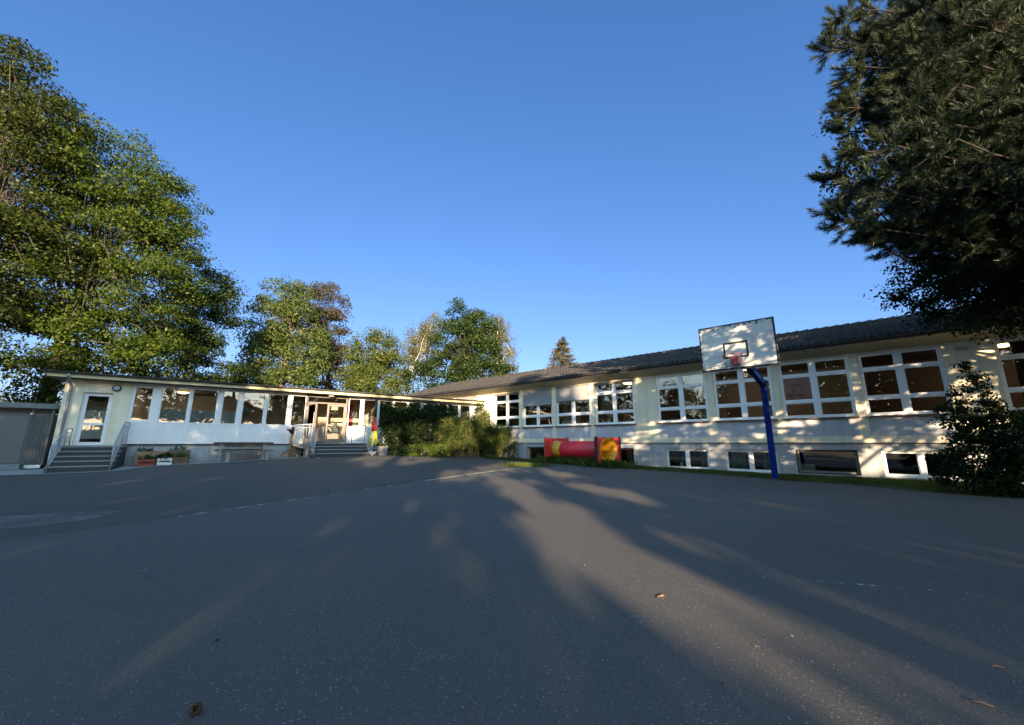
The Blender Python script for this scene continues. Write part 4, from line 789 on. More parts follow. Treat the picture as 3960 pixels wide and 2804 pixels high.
# pine cone, stick, twigs and leaves on the asphalt
p=on_ground(437,1598); t=thing('pine_cone','brown open pine cone on the asphalt in the foreground','pine cone',p); 
rng=np.random.default_rng(5); Vs=[];n=90; i=np.arange(n); th=i*2.39996; hh=i/n; rad=.026*np.sin(np.pi*np.clip(.18+.82*(1-hh),0,1))**.7
P=np.stack([rad*.5*np.cos(th),rad*.5*np.sin(th),hh*.065-.0],-1); D=np.stack([np.cos(th),np.sin(th),.1+hh*1.1],-1); V,F=leafverts(P,D,np.tile([0,0,1.],(n,1)),rad*.8+.008,np.full(n,.017)); 
rot=np.array(Matrix.Rotation(R_(68),3,'X')@Matrix.Rotation(R_(20),3,'Y')); V=(V@rot.T+[0,.02,.024])*.62; o=npmesh('scales',V,F,mat('pine_cone_scales',(.075,.045,.028),.8,.4,60),t); o.modifiers.new('thickness','SOLIDIFY').thickness=.002
MB().tube([tuple((rot@np.array((0,0,z))+[0,.02,.024])*.62) for z in(0,.03,.062)],[.006,.008,.003],8).build('core',M['soil'],t)
p=on_ground(1480,1338); t=thing('wood_stick','short pale split stick lying in the sunlit streak','stick',p,.3); MB().bar((-.026,0,.006),(.03,.004,.009),.009,.009).build('wood',M['newwood'],t,.002); MB().bar((-.036,-.005,.004),(-.005,-.005,.006),.008,.006).build('bark_strip',M['soil'],t)
for k,(u,v,l,ttl) in enumerate([(2200,1580,.07,'dark thin twig near the lower right corner'),(2235,1497,.05,'orange dry needle at the right of the yard'),(1025,1310,.05,'thin dark twig left of the sunlit streak'),(1310,2*0+1268,.03,'tiny dry leaf beside the sunlit streak'),(1790,1275,.06,'thin twig beyond the flaking dashes')]):
    p=on_ground(u,v); t=thing('twig',ttl,'twig',p,.4*k-.6); mb=MB(); mb.tube([(-l/2,0,.006),(0,.006,.009),(l/2,-.002,.005)],[.003,.0035,.002],6); mb.tube([(0,.006,.009),(l*.2,.02,.008)],[.002,.001],5); mb.build('stem',M['newwood'] if k==1 else M['browncrate'],t)
# ---------------------------------------------------------------- grass strip
ge=[on_ground(*q)[:2] for q in [(2380,1120),(2200,1112),(2050,1099),(1900,1085),(1760,1077),(1600,1063),(1450,1053),(1330,1045),(1220,1036),(1120,1031),(1078,1027)]]
back=[fr(s,.1) for s in np.linspace(0.0,25,14)]
gp_=ge+back
tag(sheet('lawn',gp_,mat('lawn_soil',(.045,.055,.02),.95,.4,6,.5,40),.01,res=3),'narrow strip of lawn along the school wall',None,None,'structure')
def inpoly(P,poly):
    x,y=P[:,0],P[:,1]; c=np.zeros(len(P),bool); n=len(poly)
    for i in range(n):
        x0,y0=poly[i][:2]; x1,y1=poly[(i+1)%n][:2]
        if y0==y1: continue
        k=((y0>y)!=(y1>y))&(x<(x1-x0)*(y-y0)/(y1-y0)+x0); c^=k
    return c
rng=np.random.default_rng(11); bb=np.array(gp_); lo,hi=bb.min(0),bb.max(0)
P=rng.uniform(lo,hi,(420000,2)); P=P[inpoly(P,gp_)]; P=P[(P[:,1]<32)]; dd=np.hypot(P[:,0],P[:,1]); P=P[:150000]
def blades(name,P,h0,h1,wd,m,label,lean=.35):
    n=len(P); z=gz(P[:,0],P[:,1]); B=np.stack([P[:,0],P[:,1],z],-1); h=(h0+(h1-h0)*rng.random(n)**2)*(.6+.8*vnoise(P[:,0]*1.7,P[:,1]*1.7,4)); a=rng.uniform(0,6.28,n); b=rng.uniform(0,6.28,n)
    w_=np.stack([np.cos(a),np.sin(a),0*a],-1)*wd/2; le=np.stack([np.cos(b),np.sin(b),0*b],-1)*(h*lean*(.4+1.2*rng.random(n)))[:,None]; up=np.stack([0*h,0*h,h],-1)
    V=np.stack([B-w_,B+w_,B+le*.4+up*.6+w_*.6,B+le+up*.97],1).reshape(-1,3); return tag(npmesh(name,V,np.arange(n*4).reshape(-1,4),m),label,'grass',None,'stuff')
blades('grass',P,.025,.085,.011,M['grass'],'short mown grass along the school wall')
# tall grass under the tunnel
q=rng.random((9000,1)); T_=TL+(TR-TL)*(-.12+1.2*q)+rng.normal(size=(9000,2))*np.array([.42,.42])+np.array([.0,-.35]); blades('tall_grass',T_,.10,.36,.009,M['grass'],'tall dark grass growing under the play tunnel',.7)
# weeds in the joint and at the asphalt edge
q=np.concatenate([rng.random(1500)**.6,rng.random(900)*.2+.85]); Wd_=CR0+(CR1-CR0)*(.05+.98*q[:,None]); Wd_=Wd_+rng.normal(size=Wd_.shape)*.03+np.array([-.05,.05]); blades('weeds',Wd_,.01,.04,.012,M['grass'],'low weeds and moss in the joint of the asphalt')
q=rng.random(3500); e0=np.array(on_ground(1180,1043)[:2]); Wd_=e0+rng.normal(size=(3500,2))*np.array([.45,.35]); blades('weeds',Wd_,.03,.16,.012,M['leafcover'],'tuft of taller weeds at the corner of the lawn')
# scattered bits of dry leaf and bark on the asphalt
n_=900; q=rng.random((n_,2)); lp=np.stack([-14+26*q[:,0],1.3+17*q[:,1]**1.6],-1); e1_=np.array([on_ground(u,v)[:2] for u,v in[(2300,1125),(1900,1092),(1500,1062),(1180,1045)]]); k_=rng.integers(0,3,500); f_=rng.random((500,1)); lp=np.concatenate([lp,e1_[k_]*(1-f_)+e1_[k_+1]*f_+rng.normal(size=(500,2))*.3-np.array([.15,.15])])
zz=gz(lp[:,0],lp[:,1])+.004; nn=len(lp); Nn=rng.normal(size=(nn,3))*.25+[0,0,1]; D=rng.normal(size=(nn,3))*[1,1,.12]; L_=.010+.022*rng.random(nn)**2; V,F=leafverts(np.stack([lp[:,0],lp[:,1],zz],-1),D,Nn,L_,L_*(.2+.5*rng.random(nn)),.6)
tag(npmesh('leaf_litter',V,F,leafmat('dry_leaf_bits',(.05,.035,.02),(.30,.24,.15),.1)),'scattered dry leaf and bark bits on the asphalt','litter',None,'stuff')
# white clover or daisies beside the tunnel
t=thing('white_flowers','few small white flowers at the foot of the tunnel panel','flowers',(*(TR+np.array((.55,-.25))),g(*TR))); mb=MB(); st=MB()
for k in range(7):
    x,y_=rng.normal(size=2)*.16; h=.1+.06*rng.random(); mb.lathe([(0,0),(.022,.006),(.026,.016),(0,.02)],(x,y_,h),8); st.tube([(x,y_,-.02),(x,y_,h)],.003,4)
mb.build('blossoms',M['white'],t); st.build('stems',M['grass'],t)
#SECTION4
# ================================================================ SHRUBS BETWEEN THE BUILDINGS
def LP(s,y,z): return (*fl(s,y),z)
def shrub(name,label,lobes,ncl,nper,cr,size,m,seed,cat='shrub',stems=14,flat=.7,droop=.3,group=None):
    b=np.array(lobes[0][:3]); base=(b[0],b[1],g(b[0],b[1])); rng=np.random.default_rng(seed); root=thing(name,label,cat,base,0,group); B=np.array(base); cs=[]
    vol=np.array([l[3]*l[4]*l[5] for l in lobes])**(2/3); vol/=vol.sum()
    for l,wt in zip(lobes,vol): d,r=sphere_pts(rng,max(2,int(ncl*wt)),.45); cs.append(np.array(l[:3])+d*r[:,None]*np.array(l[3:6]))
    cs=np.concatenate(cs); gzv=gz(cs[:,0],cs[:,1]); cs=cs[cs[:,2]>gzv+.05]; V,F=make_leaves(rng,cs-B,nper,cr,size,flat,droop); npmesh('foliage',V,F,m,root)
    mb=MB()
    for i in rng.permutation(len(cs))[:stems]: limb(mb,rng,(rng.normal()*.15,rng.normal()*.15,-.05),cs[i]-B,.025,.006,4,.15,.06)
    mb.build('stems',M['bark'],root); return root
shrub('hornbeam_shrub','large dark green shrub directly right of the flag',[(*LP(13.0,-1.0,1.9),.9,.75,1.5),(*LP(12.6,-.9,2.4),.5,.5,.8),(*LP(13.8,-1.1,2.2),.8,.8,1.2)],330,46,.25,.085,M['leafdark'],21)
shrub('hornbeam_shrub','tall dark shrub between the flag shrub and the bamboo',[(*LP(14.9,-1.2,2.0),.95,.85,1.4),(*LP(15.6,-1.3,2.3),.7,.8,1.2)],300,46,.25,.085,M['leafdark'],22)
shrub('ground_cover','low bright green ground cover at the foot of the dark shrubs',[(*LP(13.0,-2.3,.6),.8,.5,.45),(*LP(14.1,-2.5,.65),.8,.5,.5),(*LP(15.0,-2.7,.6),.6,.5,.5)],190,40,.17,.07,M['leafcover'],23,'plant',10)
def bamboo(label,c,rx,ry,h,ncane,nleaf,seed):
    rng=np.random.default_rng(seed); base=(c[0],c[1],g(*c)); root=thing('bamboo_clump',label,'bamboo',base,0,'bamboo clumps'); mb=MB(); Pl=[];Dl=[]
    for i in range(ncane):
        a=rng.uniform(0,6.28); r=math.sqrt(rng.random()); b0=np.array((rx*.8*r*math.cos(a),ry*.8*r*math.sin(a),-.05)); hh=h*(.72+.33*rng.random()); ln=np.array((rx*.55*r*math.cos(a),ry*.55*r*math.sin(a),0))+rng.normal(size=3)*[.14,.14,0]
        pts=[b0+ln*t**2.2+np.array((0,0,hh*t*(1-.06*t))) for t in np.linspace(0,1,7)]; mb.tube(pts,list(np.linspace(.011,.003,7)),5,False)
        for k in range(nleaf):
            t=.24+.76*rng.random()**.8; p=b0+ln*t**2.2+np.array((0,0,hh*t*(1-.06*t))); dv=rng.normal(size=3); dv[2]*=.3; dv/=np.linalg.norm(dv); q=p+dv*(.05+.22*rng.random()); 
            for _ in range(4): Pl.append(q+rng.normal(size=3)*.03); Dl.append(dv+rng.normal(size=3)*.55+np.array((0,0,-.35)))
    Pl=np.array(Pl); Dl=np.array(Dl); Nn=rng.normal(size=Pl.shape)*.5; Nn[:,2]+=1; L=.13+.13*rng.random(len(Pl)); V,F=leafverts(Pl,Dl,Nn,L,L*.15)
    npmesh('leaves',V,F,M['leafbam'],root); mb.build('canes',M['cane'],root); return root
bamboo('dense bamboo clump with sunlit yellow canes right of the dark shrub',fl(15.9,-2.3),.75,.7,2.25,60,60,31)
bamboo('tall middle bamboo clump with soft drooping tops',fl(17.0,-1.8),.75,.7,2.75,60,64,32)
bamboo('bamboo clump at the school wall with bare canes at its foot',fr(1.35,-.95),.75,.6,2.05,60,58,33)
bamboo('shaded bamboo clump behind the other two near the roof end',fr(.2,-1.5),.7,.6,2.35,45,60,34)
shrub('climbing_plant','loose leafy shrub against the cream wall beside the pavilion roof end',[(*fr(-.25,-.45),2.9),][0:0] or [(*fr(-.2,-.5),2.95,.35,.35,.75),(*fr(.25,-.5),2.4,.4,.35,.6)],60,30,.2,.08,M['leafC'],35)
shrub('small_shrub','thin twiggy shrub at the right end of the bamboo',[(*fr(2.55,-.6),1.3,.35,.3,.9)],40,24,.2,.06,M['leafbush'],36)
# ================================================================ TREES
Yd=lambda u,v,Y:at(u,v,Y)
def lob(Y,*a):       # (u,v,rx_px,rz_px[,depth factor]) of the photograph at distance Y
    out=[]
    for q in a:
        p=at(q[0],q[1],Y+(q[4] if len(q)>4 else 0)); e=at(q[0]+q[2],q[1],Y); rx=abs(e[0]-p[0]) if len(q)<5 else abs(at(q[0]+q[2],q[1],Y+q[4])[0]-p[0]); top=at(q[0],q[1]-q[3],Y+(q[4] if len(q)>4 else 0)); out.append((*p,rx,min(rx,4.5),abs(top[2]-p[2])))
    return out
tree('tall_tree','tallest tree at the left edge with olive brown foliage','tree',gb(-110,25),at(10,260,25),.42,lob(25,(40,220,90,100),(-60,240,110,130),(20,380,150,140),(110,300,70,80),(-60,560,150,170),(30,600,120,150)),640,130,1.35,.19,M['leafA'],M['bark'],101,'big trees behind the pavilion',gaps=.42,gthr=.31)
tree('maple_tree','huge maple with layered yellow green foliage behind the yellow end wall','tree',gb(75,29),at(240,430,29),.5,lob(29,(270,390,110,85),(340,470,105,90),(230,520,150,110),(380,540,75,80),(160,640,160,110),(320,650,120,90),(90,760,120,80),(250,770,140,70),(350,790,70,50)),800,130,1.45,.18,M['leafB'],M['bark'],102,'big trees behind the pavilion',.36,.35,gaps=.40,gthr=.31)
tree('maple_tree','darker green tree right of the huge maple with one pale trunk','tree',gb(408,34),at(440,640,34),.32,lob(34,(470,655,55,58),(430,710,85,70),(490,740,45,60),(390,780,80,55),(470,820,70,40),(400,850,70,30)),360,120,1.25,.18,M['leafC'],M['bark'],103,'big trees behind the pavilion',.45,gaps=.5)
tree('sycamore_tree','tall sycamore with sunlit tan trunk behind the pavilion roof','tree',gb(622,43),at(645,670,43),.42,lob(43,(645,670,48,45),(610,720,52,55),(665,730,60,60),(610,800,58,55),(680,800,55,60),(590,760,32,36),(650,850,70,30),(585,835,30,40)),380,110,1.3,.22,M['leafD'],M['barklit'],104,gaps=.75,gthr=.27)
tree('copper_beech','copper beech with purple brown leaves behind the sycamore','tree',gb(735,49),at(730,690,49),.4,lob(49,(730,680,42,46),(745,740,36,50),(715,760,50,60),(755,790,28,40),(730,835,48,40)),260,100,1.3,.22,M['leafE'],M['bark'],105,gaps=.75,gthr=.27)
tree('round_tree','rounded yellow green tree between the copper beech and the birch','tree',gb(840,45),at(842,760,45),.3,lob(45,(845,785,48,48),(815,820,42,45),(875,830,38,50),(840,860,65,40),(790,850,30,35)),260,100,1.2,.21,M['leafF'],M['bark'],106,gaps=.8,gthr=.25)
pts=[np.array(gb(905,48)),at(912,860,48),at(930,810,48),at(957,765,48),at(968,725,48)]
tree('birch_tree','slender birch with leaning white trunk left of the dark round oak','tree',gb(905,48),at(968,725,48),.24,lob(48,(955,745,30,34),(930,775,28,40),(975,740,26,36),(915,820,22,45),(960,800,22,40)),170,80,1.0,.15,M['leafG'],M['birchbark'],107,'birches behind the school',.9,1.1,.3,.4,pts)
tree('oak_tree','dense dark green oak standing between the two birches','tree',gb(1050,46),at(1040,730,46),.38,lob(46,(1030,715,46,40),(1075,745,40,44),(1010,760,45,45),(1060,790,58,45),(990,830,60,45),(1075,840,62,40),(1120,835,28,28),(940,855,40,28)),380,110,1.25,.22,M['leafC'],M['bark'],108,gaps=.7,gthr=.27)
tree('birch_tree','pale birch with hanging twigs right of the dark oak','tree',gb(1115,53),at(1115,730,53),.22,lob(53,(1115,735,30,26),(1130,775,26,45),(1140,830,18,35),(1090,760,25,40)),170,80,1.0,.15,M['leafG'],M['birchbark'],109,'birches behind the school',.9,1.1,.3,.4)
# spruce
rng=np.random.default_rng(110); b=gb(1265,54); tp=at(1262,757,54); root=thing('spruce_tree','single spruce top rising behind the tiled roof','tree',b); Hh=tp[2]-b[2]; Pl=[];Dl=[]; mb=MB(); mb.tube([(0,0,0),(0,0,Hh)],[.28,.03],8)
for k in range(300):
    t=rng.random()**.7; z=Hh*(1-.72*t); r=.15+5.6*t**.9; a=rng.uniform(0,6.28); e=np.array((r*math.cos(a),r*math.sin(a),z-.18*r+.1)); s_=np.array((0,0,z)); mb.tube([s_,s_+(e-s_)*.6+[0,0,-.1*r],e],[.03,.02,.008],4,False)
    for j in range(60):
        f=.2+.8*rng.random(); p=s_+(e-s_)*f+rng.normal(size=3)*[.16,.16,.1]+[0,0,-.1*r*math.sin(f*3)]; Pl.append(p); Dl.append((e-s_)/np.linalg.norm(e-s_)*.7+rng.normal(size=3)*.5+[0,0,-.5])
Pl=np.array(Pl);Dl=np.array(Dl); V,F=leafverts(Pl,Dl,rng.normal(size=Pl.shape)+[0,0,.6],.32*(.6+.7*rng.random(len(Pl))),np.full(len(Pl),.09)); npmesh('crown',V,F,M['leafJ'],root); mb.build('trunk',M['bark'],root)
shrub('distant_bush','low dark bush behind the pavilion roof right of the left trees',[(*at(560,862,38),2.3,1.5,1.2),(*at(520,862,38),2.0,1.5,1.0)],60,40,.7,.2,M['leafC'],111)
shrub('distant_bush','low dark bush behind the pavilion roof next to the shed',[(*at(40,872,28),2.6,1.5,1.8),(*at(110,880,28),1.6,1.5,1.5)],60,40,.7,.2,M['leafA'],112)
shrub('dark_bush','dark bush mass under the big maple behind the flat roof',[(*at(250,850,36),3.4,1.6,1.6),(*at(330,858,36),3.0,1.5,1.4),(*at(180,860,36),3.0,1.5,1.5)],120,50,.8,.17,M['leafdark'],113)  # dark leaves added to put deep shade under the crowns
shrub('dark_bush','dark bush mass under the tree with the pale trunk',[(*at(430,858,38),3.0,1.5,1.5),(*at(500,866,38),2.6,1.5,1.2)],90,50,.8,.17,M['leafdark'],114)  # second dark mass added for the shade below the trees
# ---------------------------------------------------------------- pine at the right
def pine():
    rng=np.random.default_rng(120); b=np.array((12.6,6.6,0.)); b[2]=g(b[0],b[1])-.05; root=thing('pine_tree','big dark black pine reaching in from the right edge','tree',tuple(b)); mb=MB()
    top=np.array((.4,.3,15.)); mb.tube([(0,0,0),(.05,.1,4),(.2,.1,9),top],[.32,.27,.18,.05],10)
    tips=[]
    def px(u,v,Y): return at(u,v,Y)-b
    # main limbs aimed through the crown outline of the photograph
    ends=[]
    targ=[(1845,60,7.6),(1835,120,7.2),(1905,150,6.6),(1930,30,6.6),(1890,210,7.2),(1880,290,7.6),(1905,330,6.6),(1850,410,7.4),(1835,480,7.4),(1870,505,6.8),(1930,440,6.2),(1960,530,7.2),(1990,560,7.6),(2040,500,6.6),(2060,570,7.4),(2000,250,6),(2080,120,6),(2100,320,5.8),(2150,420,6),(2140,540,7),(2200,230,5.6),(2240,480,6.2),(2230,60,6),(2260,340,6),(2290,560,7),(2180,600,7.8),(1985,400,6.2),(2050,20,5.8),(1960,330,6.2),(2030,180,6.2),(2090,440,6.4),(2170,310,6.4),(2270,150,6),(1960,90,7),(1900,370,7.6),(1890,450,8),(1930,510,8),(2000,470,8),(2120,600,8.4),(2330,250,6),(2330,450,6.5),(2130,220,7),(2060,380,7.4),(1870,90,8.2),(2210,530,7.6),(2250,620,8.4)]
    for u,v,Y in targ: ends.append(px(u+34,v-6,Y))
    for k in range(60): ends.append(px(rng.uniform(1930,2330),rng.uniform(-60,590),rng.uniform(6.2,8.6)))
    for k in range(26):      # limbs on the far side, outside the picture
        a=rng.uniform(-2.2,1.6); r=rng.uniform(2.5,5); z=rng.uniform(4.5,14); ends.append(np.array((r*math.cos(a),r*math.sin(a)+0,z)))
    for e in ends:
        hz=np.hypot(e[0],e[1]); z0=min(max(e[2]-.10*hz,2.5),14); s_=np.array((.03*z0/4,.03,z0)); n=7; pts=[]
        for i in range(n+1):
            t=i/n; p=s_+(e-s_)*t; p[2]+=-.35*math.sin(math.pi*t)*.5; p=p+rng.normal(size=3)*.05*t; pts.append(p)
        mb.tube(pts,list(np.linspace(.05,.013,n+1)),6,False)
        for i in range(2,n+1):
            for _ in range(9 if i<n else 10):
                d=(e-s_)/np.linalg.norm(e-s_)+rng.normal(size=3)*.75+np.array((0,0,.15)); d/=np.linalg.norm(d); L=.22+.35*rng.random(); q=pts[i]+d*L; mb.tube([pts[i],pts[i]+d*L*.5+[0,0,-.03],q],[.011,.008,.006],5,False); tips.append((q,d+np.array((0,0,.35))))
                if rng.random()<.75:
                    d2=d+rng.normal(size=3)*.6; d2/=np.linalg.norm(d2); q2=pts[i]+d*L*.55+d2*(.15+.2*rng.random()); tips.append((q2,d2+np.array((0,0,.3)))); mb.tube([pts[i]+d*L*.5+[0,0,-.03],q2],[.008,.005],4,False)
    mb.build('trunk',M['pinebark'],root)
    T=np.array([t[0] for t in tips]); D=np.array([t[1] for t in tips]); D/=np.linalg.norm(D,axis=1,keepdims=True); per=130; n=len(T)*per
    c=np.repeat(T,per,0); d=np.repeat(D,per,0); back=rng.random(n)[:,None]*.26; P=c-d*back; nd=d*(.75+.5*rng.random(n)[:,None])+rng.normal(size=(n,3))*.46; 
    V,F=leafverts(P,nd,rng.normal(size=(n,3)),.10+.06*rng.random(n),np.full(n,.0075),0); npmesh('needles',V,F,M['needle'],root); return root
pine()
tree('beech_tree','broad beech whose low dark leaves hang behind the pine above the roof','tree',(15.2,9.6,-.1),(14.6,9.6,9),.25,[(*at(2090,640,9.2),1.0,1.0,.55),(*at(2180,680,9.2),1.1,1.0,.6),(*at(2270,640,9.4),1.2,1.0,.8),(*at(2230,700,9.2),.9,.9,.32),(*at(2290,560,9.4),1.0,1.,1.0),(*at(2200,600,9.6),1.2,1,.8),(*at(2050,600,9.6),.5,.6,.3),(*at(2060,655,9.3),.55,.6,.28),(*at(2290,735,9.0),.5,.6,.22),(16.5,10.,7,2.5,2.0,3)],560,60,.36,.075,M['leafdark'],M['bark'],121,None,.5,.45,.35,.3)
tree('lime_tree','green leaves of a deciduous tree showing through the pine','tree',(16.5,12.2,-.1),(16,12.5,11),.25,[(*at(1935,250,10.5),.8,1,1.4),(*at(1880,385,10.5),.55,.8,.5),(*at(2050,150,10.5),1.5,1,2.0),(*at(2150,400,11),2.0,1.2,2.2)],220,46,.5,.10,M['leafC'],M['bark'],122,None,.6,.3,.2,.3)
shrub('corner_shrub','tall dark shrub in front of the school wall at the right edge',[(*at(2185,1010,9.2),.62,.6,.75),(*at(2265,990,9.0),.75,.7,.85),(*at(2180,900,9.3),.38,.4,.62),(*at(2135,935,9.3),.25,.3,.35),(*at(2262,935,9.3),.42,.4,.35),(*at(2175,835,9.3),.13,.2,.36),(*at(2130,1040,9.2),.3,.4,.45),(*at(2320,1030,8.8),.8,.7,.8),(*at(2190,1075,9.0),.7,.5,.35),(*at(2270,1085,8.8),.8,.5,.35)],470,46,.17,.062,M['leafdark'],123,'shrub',12,.5,.35)
# ---------------------------------------------------------------- unseen trees behind the viewer, crowns thinned to shape the long evening shadows
DW=np.array(SD)
LIT=[ # (transmission, outline in the 2294 px wide photograph)
 (1,[(1090,1072),(1190,1072),(1300,1160),(1420,1235),(1560,1290),(1700,1345),(1900,1425),(2120,1520),(2400,1640),(2400,1720),(1800,1720),(1640,1560),(1480,1445),(1330,1365),(1200,1265)]),
 (.85,[(1480,1300),(1700,1330),(1900,1380),(2130,1440),(2294,1520),(2294,1640),(2050,1640),(1900,1540),(1720,1450)]),
 (.9,[(1190,1046),(1300,1060),(1480,1115),(1560,1150),(1420,1135),(1280,1095)]),
 (.8,[(1200,1118),(1300,1135),(1440,1180),(1580,1225),(1500,1225),(1380,1190),(1260,1160)]),
 (.75,[(960,1062),(1100,1038),(1190,1030),(1190,1058),(1060,1085),(990,1085)]),
 (.22,[(925,1180),(1010,1180),(1090,1260),(1130,1330),(1040,1320),(960,1240)]),
 (.55,[(300,1310),(400,1215),(490,1205),(460,1280),(390,1345),(320,1350)]),
 (.85,[(40,1540),(180,1440),(330,1400),(520,1330),(480,1440),(380,1560),(330,1640),(80,1640)]),
 (.85,[(770,1026),(830,1019),(960,1022),(1010,1030),(930,1042),(860,1050),(800,1046)]),
 (.8,[(850,962),(960,962),(1050,965),(1060,1022),(960,1022),(850,1015)]),
 (.85,[(1040,900),(1100,890),(1160,905),(1165,935),(1110,945)]),
 (.85,[(1105,975),(1160,975),(1160,1025),(1105,1025)]),
 (.75,[(870,905),(925,895),(935,925),(890,940)]),
 (1,[(690,880),(825,893),(822,985),(795,985),(690,975)]),
 (1,[(640,866),(845,880),(845,905),(640,890)]),
 (.5,[(560,862),(640,866),(640,885),(560,880)]),
 (.7,[(845,880),(1070,905),(1070,912),(845,895)]),
 (.9,[(2115,770),(2230,755),(2240,1000),(2120,830)]),
]
def transmission(Pl):
    """how much evening sun should reach the place where the shadow of each leaf falls"""
    n=len(Pl); Tm=np.full(n,-1.); best=np.full(n,1e9); H=np.zeros((n,3)); kind=np.zeros(n,int)
    t=Pl[:,2]/-DW[2]
    for _ in range(2): H=Pl+DW*t[:,None]; t=(Pl[:,2]-gz(np.clip(H[:,0],-60,60),np.clip(H[:,1],-30,60)))/-DW[2]
    best=t.copy(); H=Pl+DW*t[:,None]; kind[:]=1
    for (o,d,nrm,s0,s1,zt_,kk) in((RO,RD,RN,-1,27,4.5,2),(LO,LD,LN,-.5,18.8,3.8,3)):
        den=DW[:2]@nrm; tt=((o-Pl[:,:2])@nrm)/den; h=Pl+DW*tt[:,None]; s=(h[:,:2]-o)@d; ok=(tt>0)&(tt<best)&(s>s0)&(s<s1)&(h[:,2]<zt_)&(h[:,2]>-.2); best[ok]=tt[ok]; H[ok]=h[ok]; kind[ok]=kk
    u,v,dep=proj(H); out=np.zeros(n); Q=np.stack([u,v],-1)
    s=(H[:,:2]-RO)@RD; z=H[:,2]
    st=vnoise(s*1.0+z*.6,(z-.16*s)*3.2,1)*.65+vnoise(s*2.3,(z-.16*s)*6.,2)*.35
    thr=.60-.08*np.clip((s-11)/8,0,1)-.10*((s>14)&(z<1.55)); r=np.clip((st-thr)/.05,0,1); r[(s<9)&(s>2)]*=.8
    r[(s>6.5)]=1.; out=np.where(kind==2,r,out)
    vis=(dep>0)
    tp=(6.6-Pl[:,1])/DW[1]; hp=Pl+DW*tp[:,None]; pn=(hp[:,0]>5)&(hp[:,0]<14)&(hp[:,2]>4.6)&(hp[:,2]<11); pv=np.clip((vnoise(hp[:,0]*1.1,hp[:,2]*1.9,13)-.42)/.08,0,1); out[pn]=np.maximum(out[pn],pv[pn])
    for T_,po in LIT:
        k=inpoly(Q,po)&vis; wob=vnoise(H[:,0]*1.1,H[:,1]*.45+z*2,7)
        out[k]=np.maximum(out[k],T_*np.clip(1.+.9*(wob[k]-.4)*(.72<T_<.82),0,1))
    out[kind==1]=np.where((H[kind==1,1]>60),1,out[kind==1])
    return out
# a lime tree just right of the view, its layered crown dappling the school wall
b=np.array((13.5,.6,-.1)); rg=np.random.default_rng(201); root=thing('lime_tree','layered lime tree standing just right of the view','tree',tuple(b)); cs=np.stack([rg.uniform(3.5,18,560),rg.uniform(-1.3,3.,560),2.6+4.1*rg.random(560)],-1)
cs=cs[(cs[:,0]>cs[:,1]*1.55+1.6)]; cs[:,2]+=.10*(cs[:,0]-9)
V,F=make_leaves(rg,cs-b,62,.62,.13,.22,.2); npmesh('crown',V,F,M['leafC'],root); mb=MB(); mb.tube([(0,0,0),(.1,0,3),(0,.1,7.5)],[.3,.24,.06],10)
for q in cs[rg.permutation(len(cs))[:40]]: limb(mb,rg,(0,0,2+4*rg.random()),q-b,.07,.012,4,.1,.05)
mb.build('trunk',M['bark'],root)
for k,(x,y_,h) in enumerate([(-47,-15,13),(-50,-3,14.5),(-47,9,13),(-45,20,12)]):  # unseen row added to darken reflections in the school windows
    b=(x,y_,g(x,y_)-.1); tree('side_tree','broad tree of the row far outside the left edge','tree',b,(x,y_,h*.8),.35,[(x,y_,h*.55,4.5,6,h*.45),(x+.5,y_+2,h*.35,4,4.5,h*.3)],170,90,1.5,.34,M['leafC'],M['bark'],300+k,'row of trees outside the left edge')
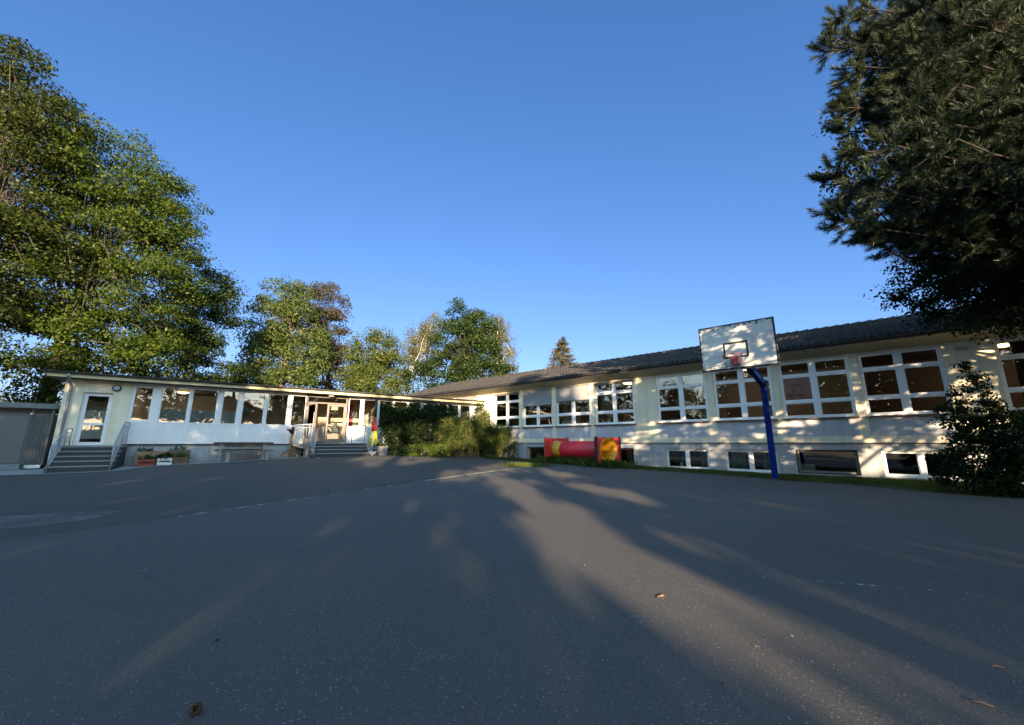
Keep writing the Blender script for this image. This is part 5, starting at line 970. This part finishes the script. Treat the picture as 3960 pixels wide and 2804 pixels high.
# unseen wood added behind the row, lower than the sun, covering bright sky in reflections
rg=np.random.default_rng(202); n=26000; P=np.stack([rg.uniform(-110,70,n),rg.uniform(-72,-62,n),np.zeros(n)],-1); P[:,2]=np.where(P[:,0]>-15,.45,1.)*(5.5+3.*vnoise(P[:,0]*.12,P[:,0]*0,5))*rg.random(n)**.8; V,F=leafverts(P,rg.normal(size=(n,3)),rg.normal(size=(n,3))+[0,.6,.3],1.5*(.7+.6*rg.random(n)),np.full(n,1.2)); tag(npmesh('far_wood',V,F,M['leafA']),'low wood far behind the photographer','wood',None,'stuff')
rng=np.random.default_rng(200)
TX=[(-35,22,6),(-23.5,18.5,5.5),(-9.5,15.5,6.3),(.8,14,5.2),(9.6,15,5.4),(14.8,14.5,5),(21.8,15,5.5)]
N_=200000; Pl=np.stack([rng.uniform(-42,25,N_),rng.uniform(-25,-16,N_),rng.uniform(1.2,22.5,N_)],-1)
ti=np.argmin(np.abs(Pl[:,0][:,None]-np.array([t[0] for t in TX])[None,:]),1); tc_=np.array(TX)[ti]
topz=tc_[:,1]*(1-.52*np.abs((Pl[:,0]-tc_[:,0])/tc_[:,2])**2.2)+1.2*(vnoise(Pl[:,0]*.9,Pl[:,1]*.4,9)-.5)
keep=(Pl[:,2]<topz)&(Pl[:,2]>3.6+.8*vnoise(Pl[:,0]*.7,Pl[:,1]*.3,3)); T_=transmission(Pl); tau=6.0; keep&=rng.random(N_)<np.clip(-np.log(T_+.004)/tau,0,1)  # drops leaves that would shade the patches meant to be sunlit
Pl=Pl[keep]; ti=ti[keep]
for k,(x,h,r) in enumerate(TX):
    P=Pl[ti==k]; b=np.array((x,-20.5,g(x,-20.5)-.1)); root=thing('yard_tree','broad leafy tree in the row behind the photographer','tree',tuple(b),0,'row of trees behind the photographer'); n=len(P)
    Nn=rng.normal(size=(n,3))*.8+[0,.5,.3]; L=.42*(.7+.6*rng.random(n)); V,F=leafverts(P-b,rng.normal(size=(n,3)),Nn,L,L*.8); npmesh('crown',V,F,M['leafC'],root); mb=MB(); mb.tube([(0,0,0),(.1,0,h*.4),(0,.1,h*.8)],[.38,.3,.1],10)
    for q in [p_ for p_ in P[rng.permutation(n)[:40]] if not 2.6<p_[0]<9.0][:9]: limb(mb,rng,(0,0,h*(.35+.3*rng.random())),q-b,.05,.015,4,.1,.05)
    mb.build('trunk',M['bark'],root)
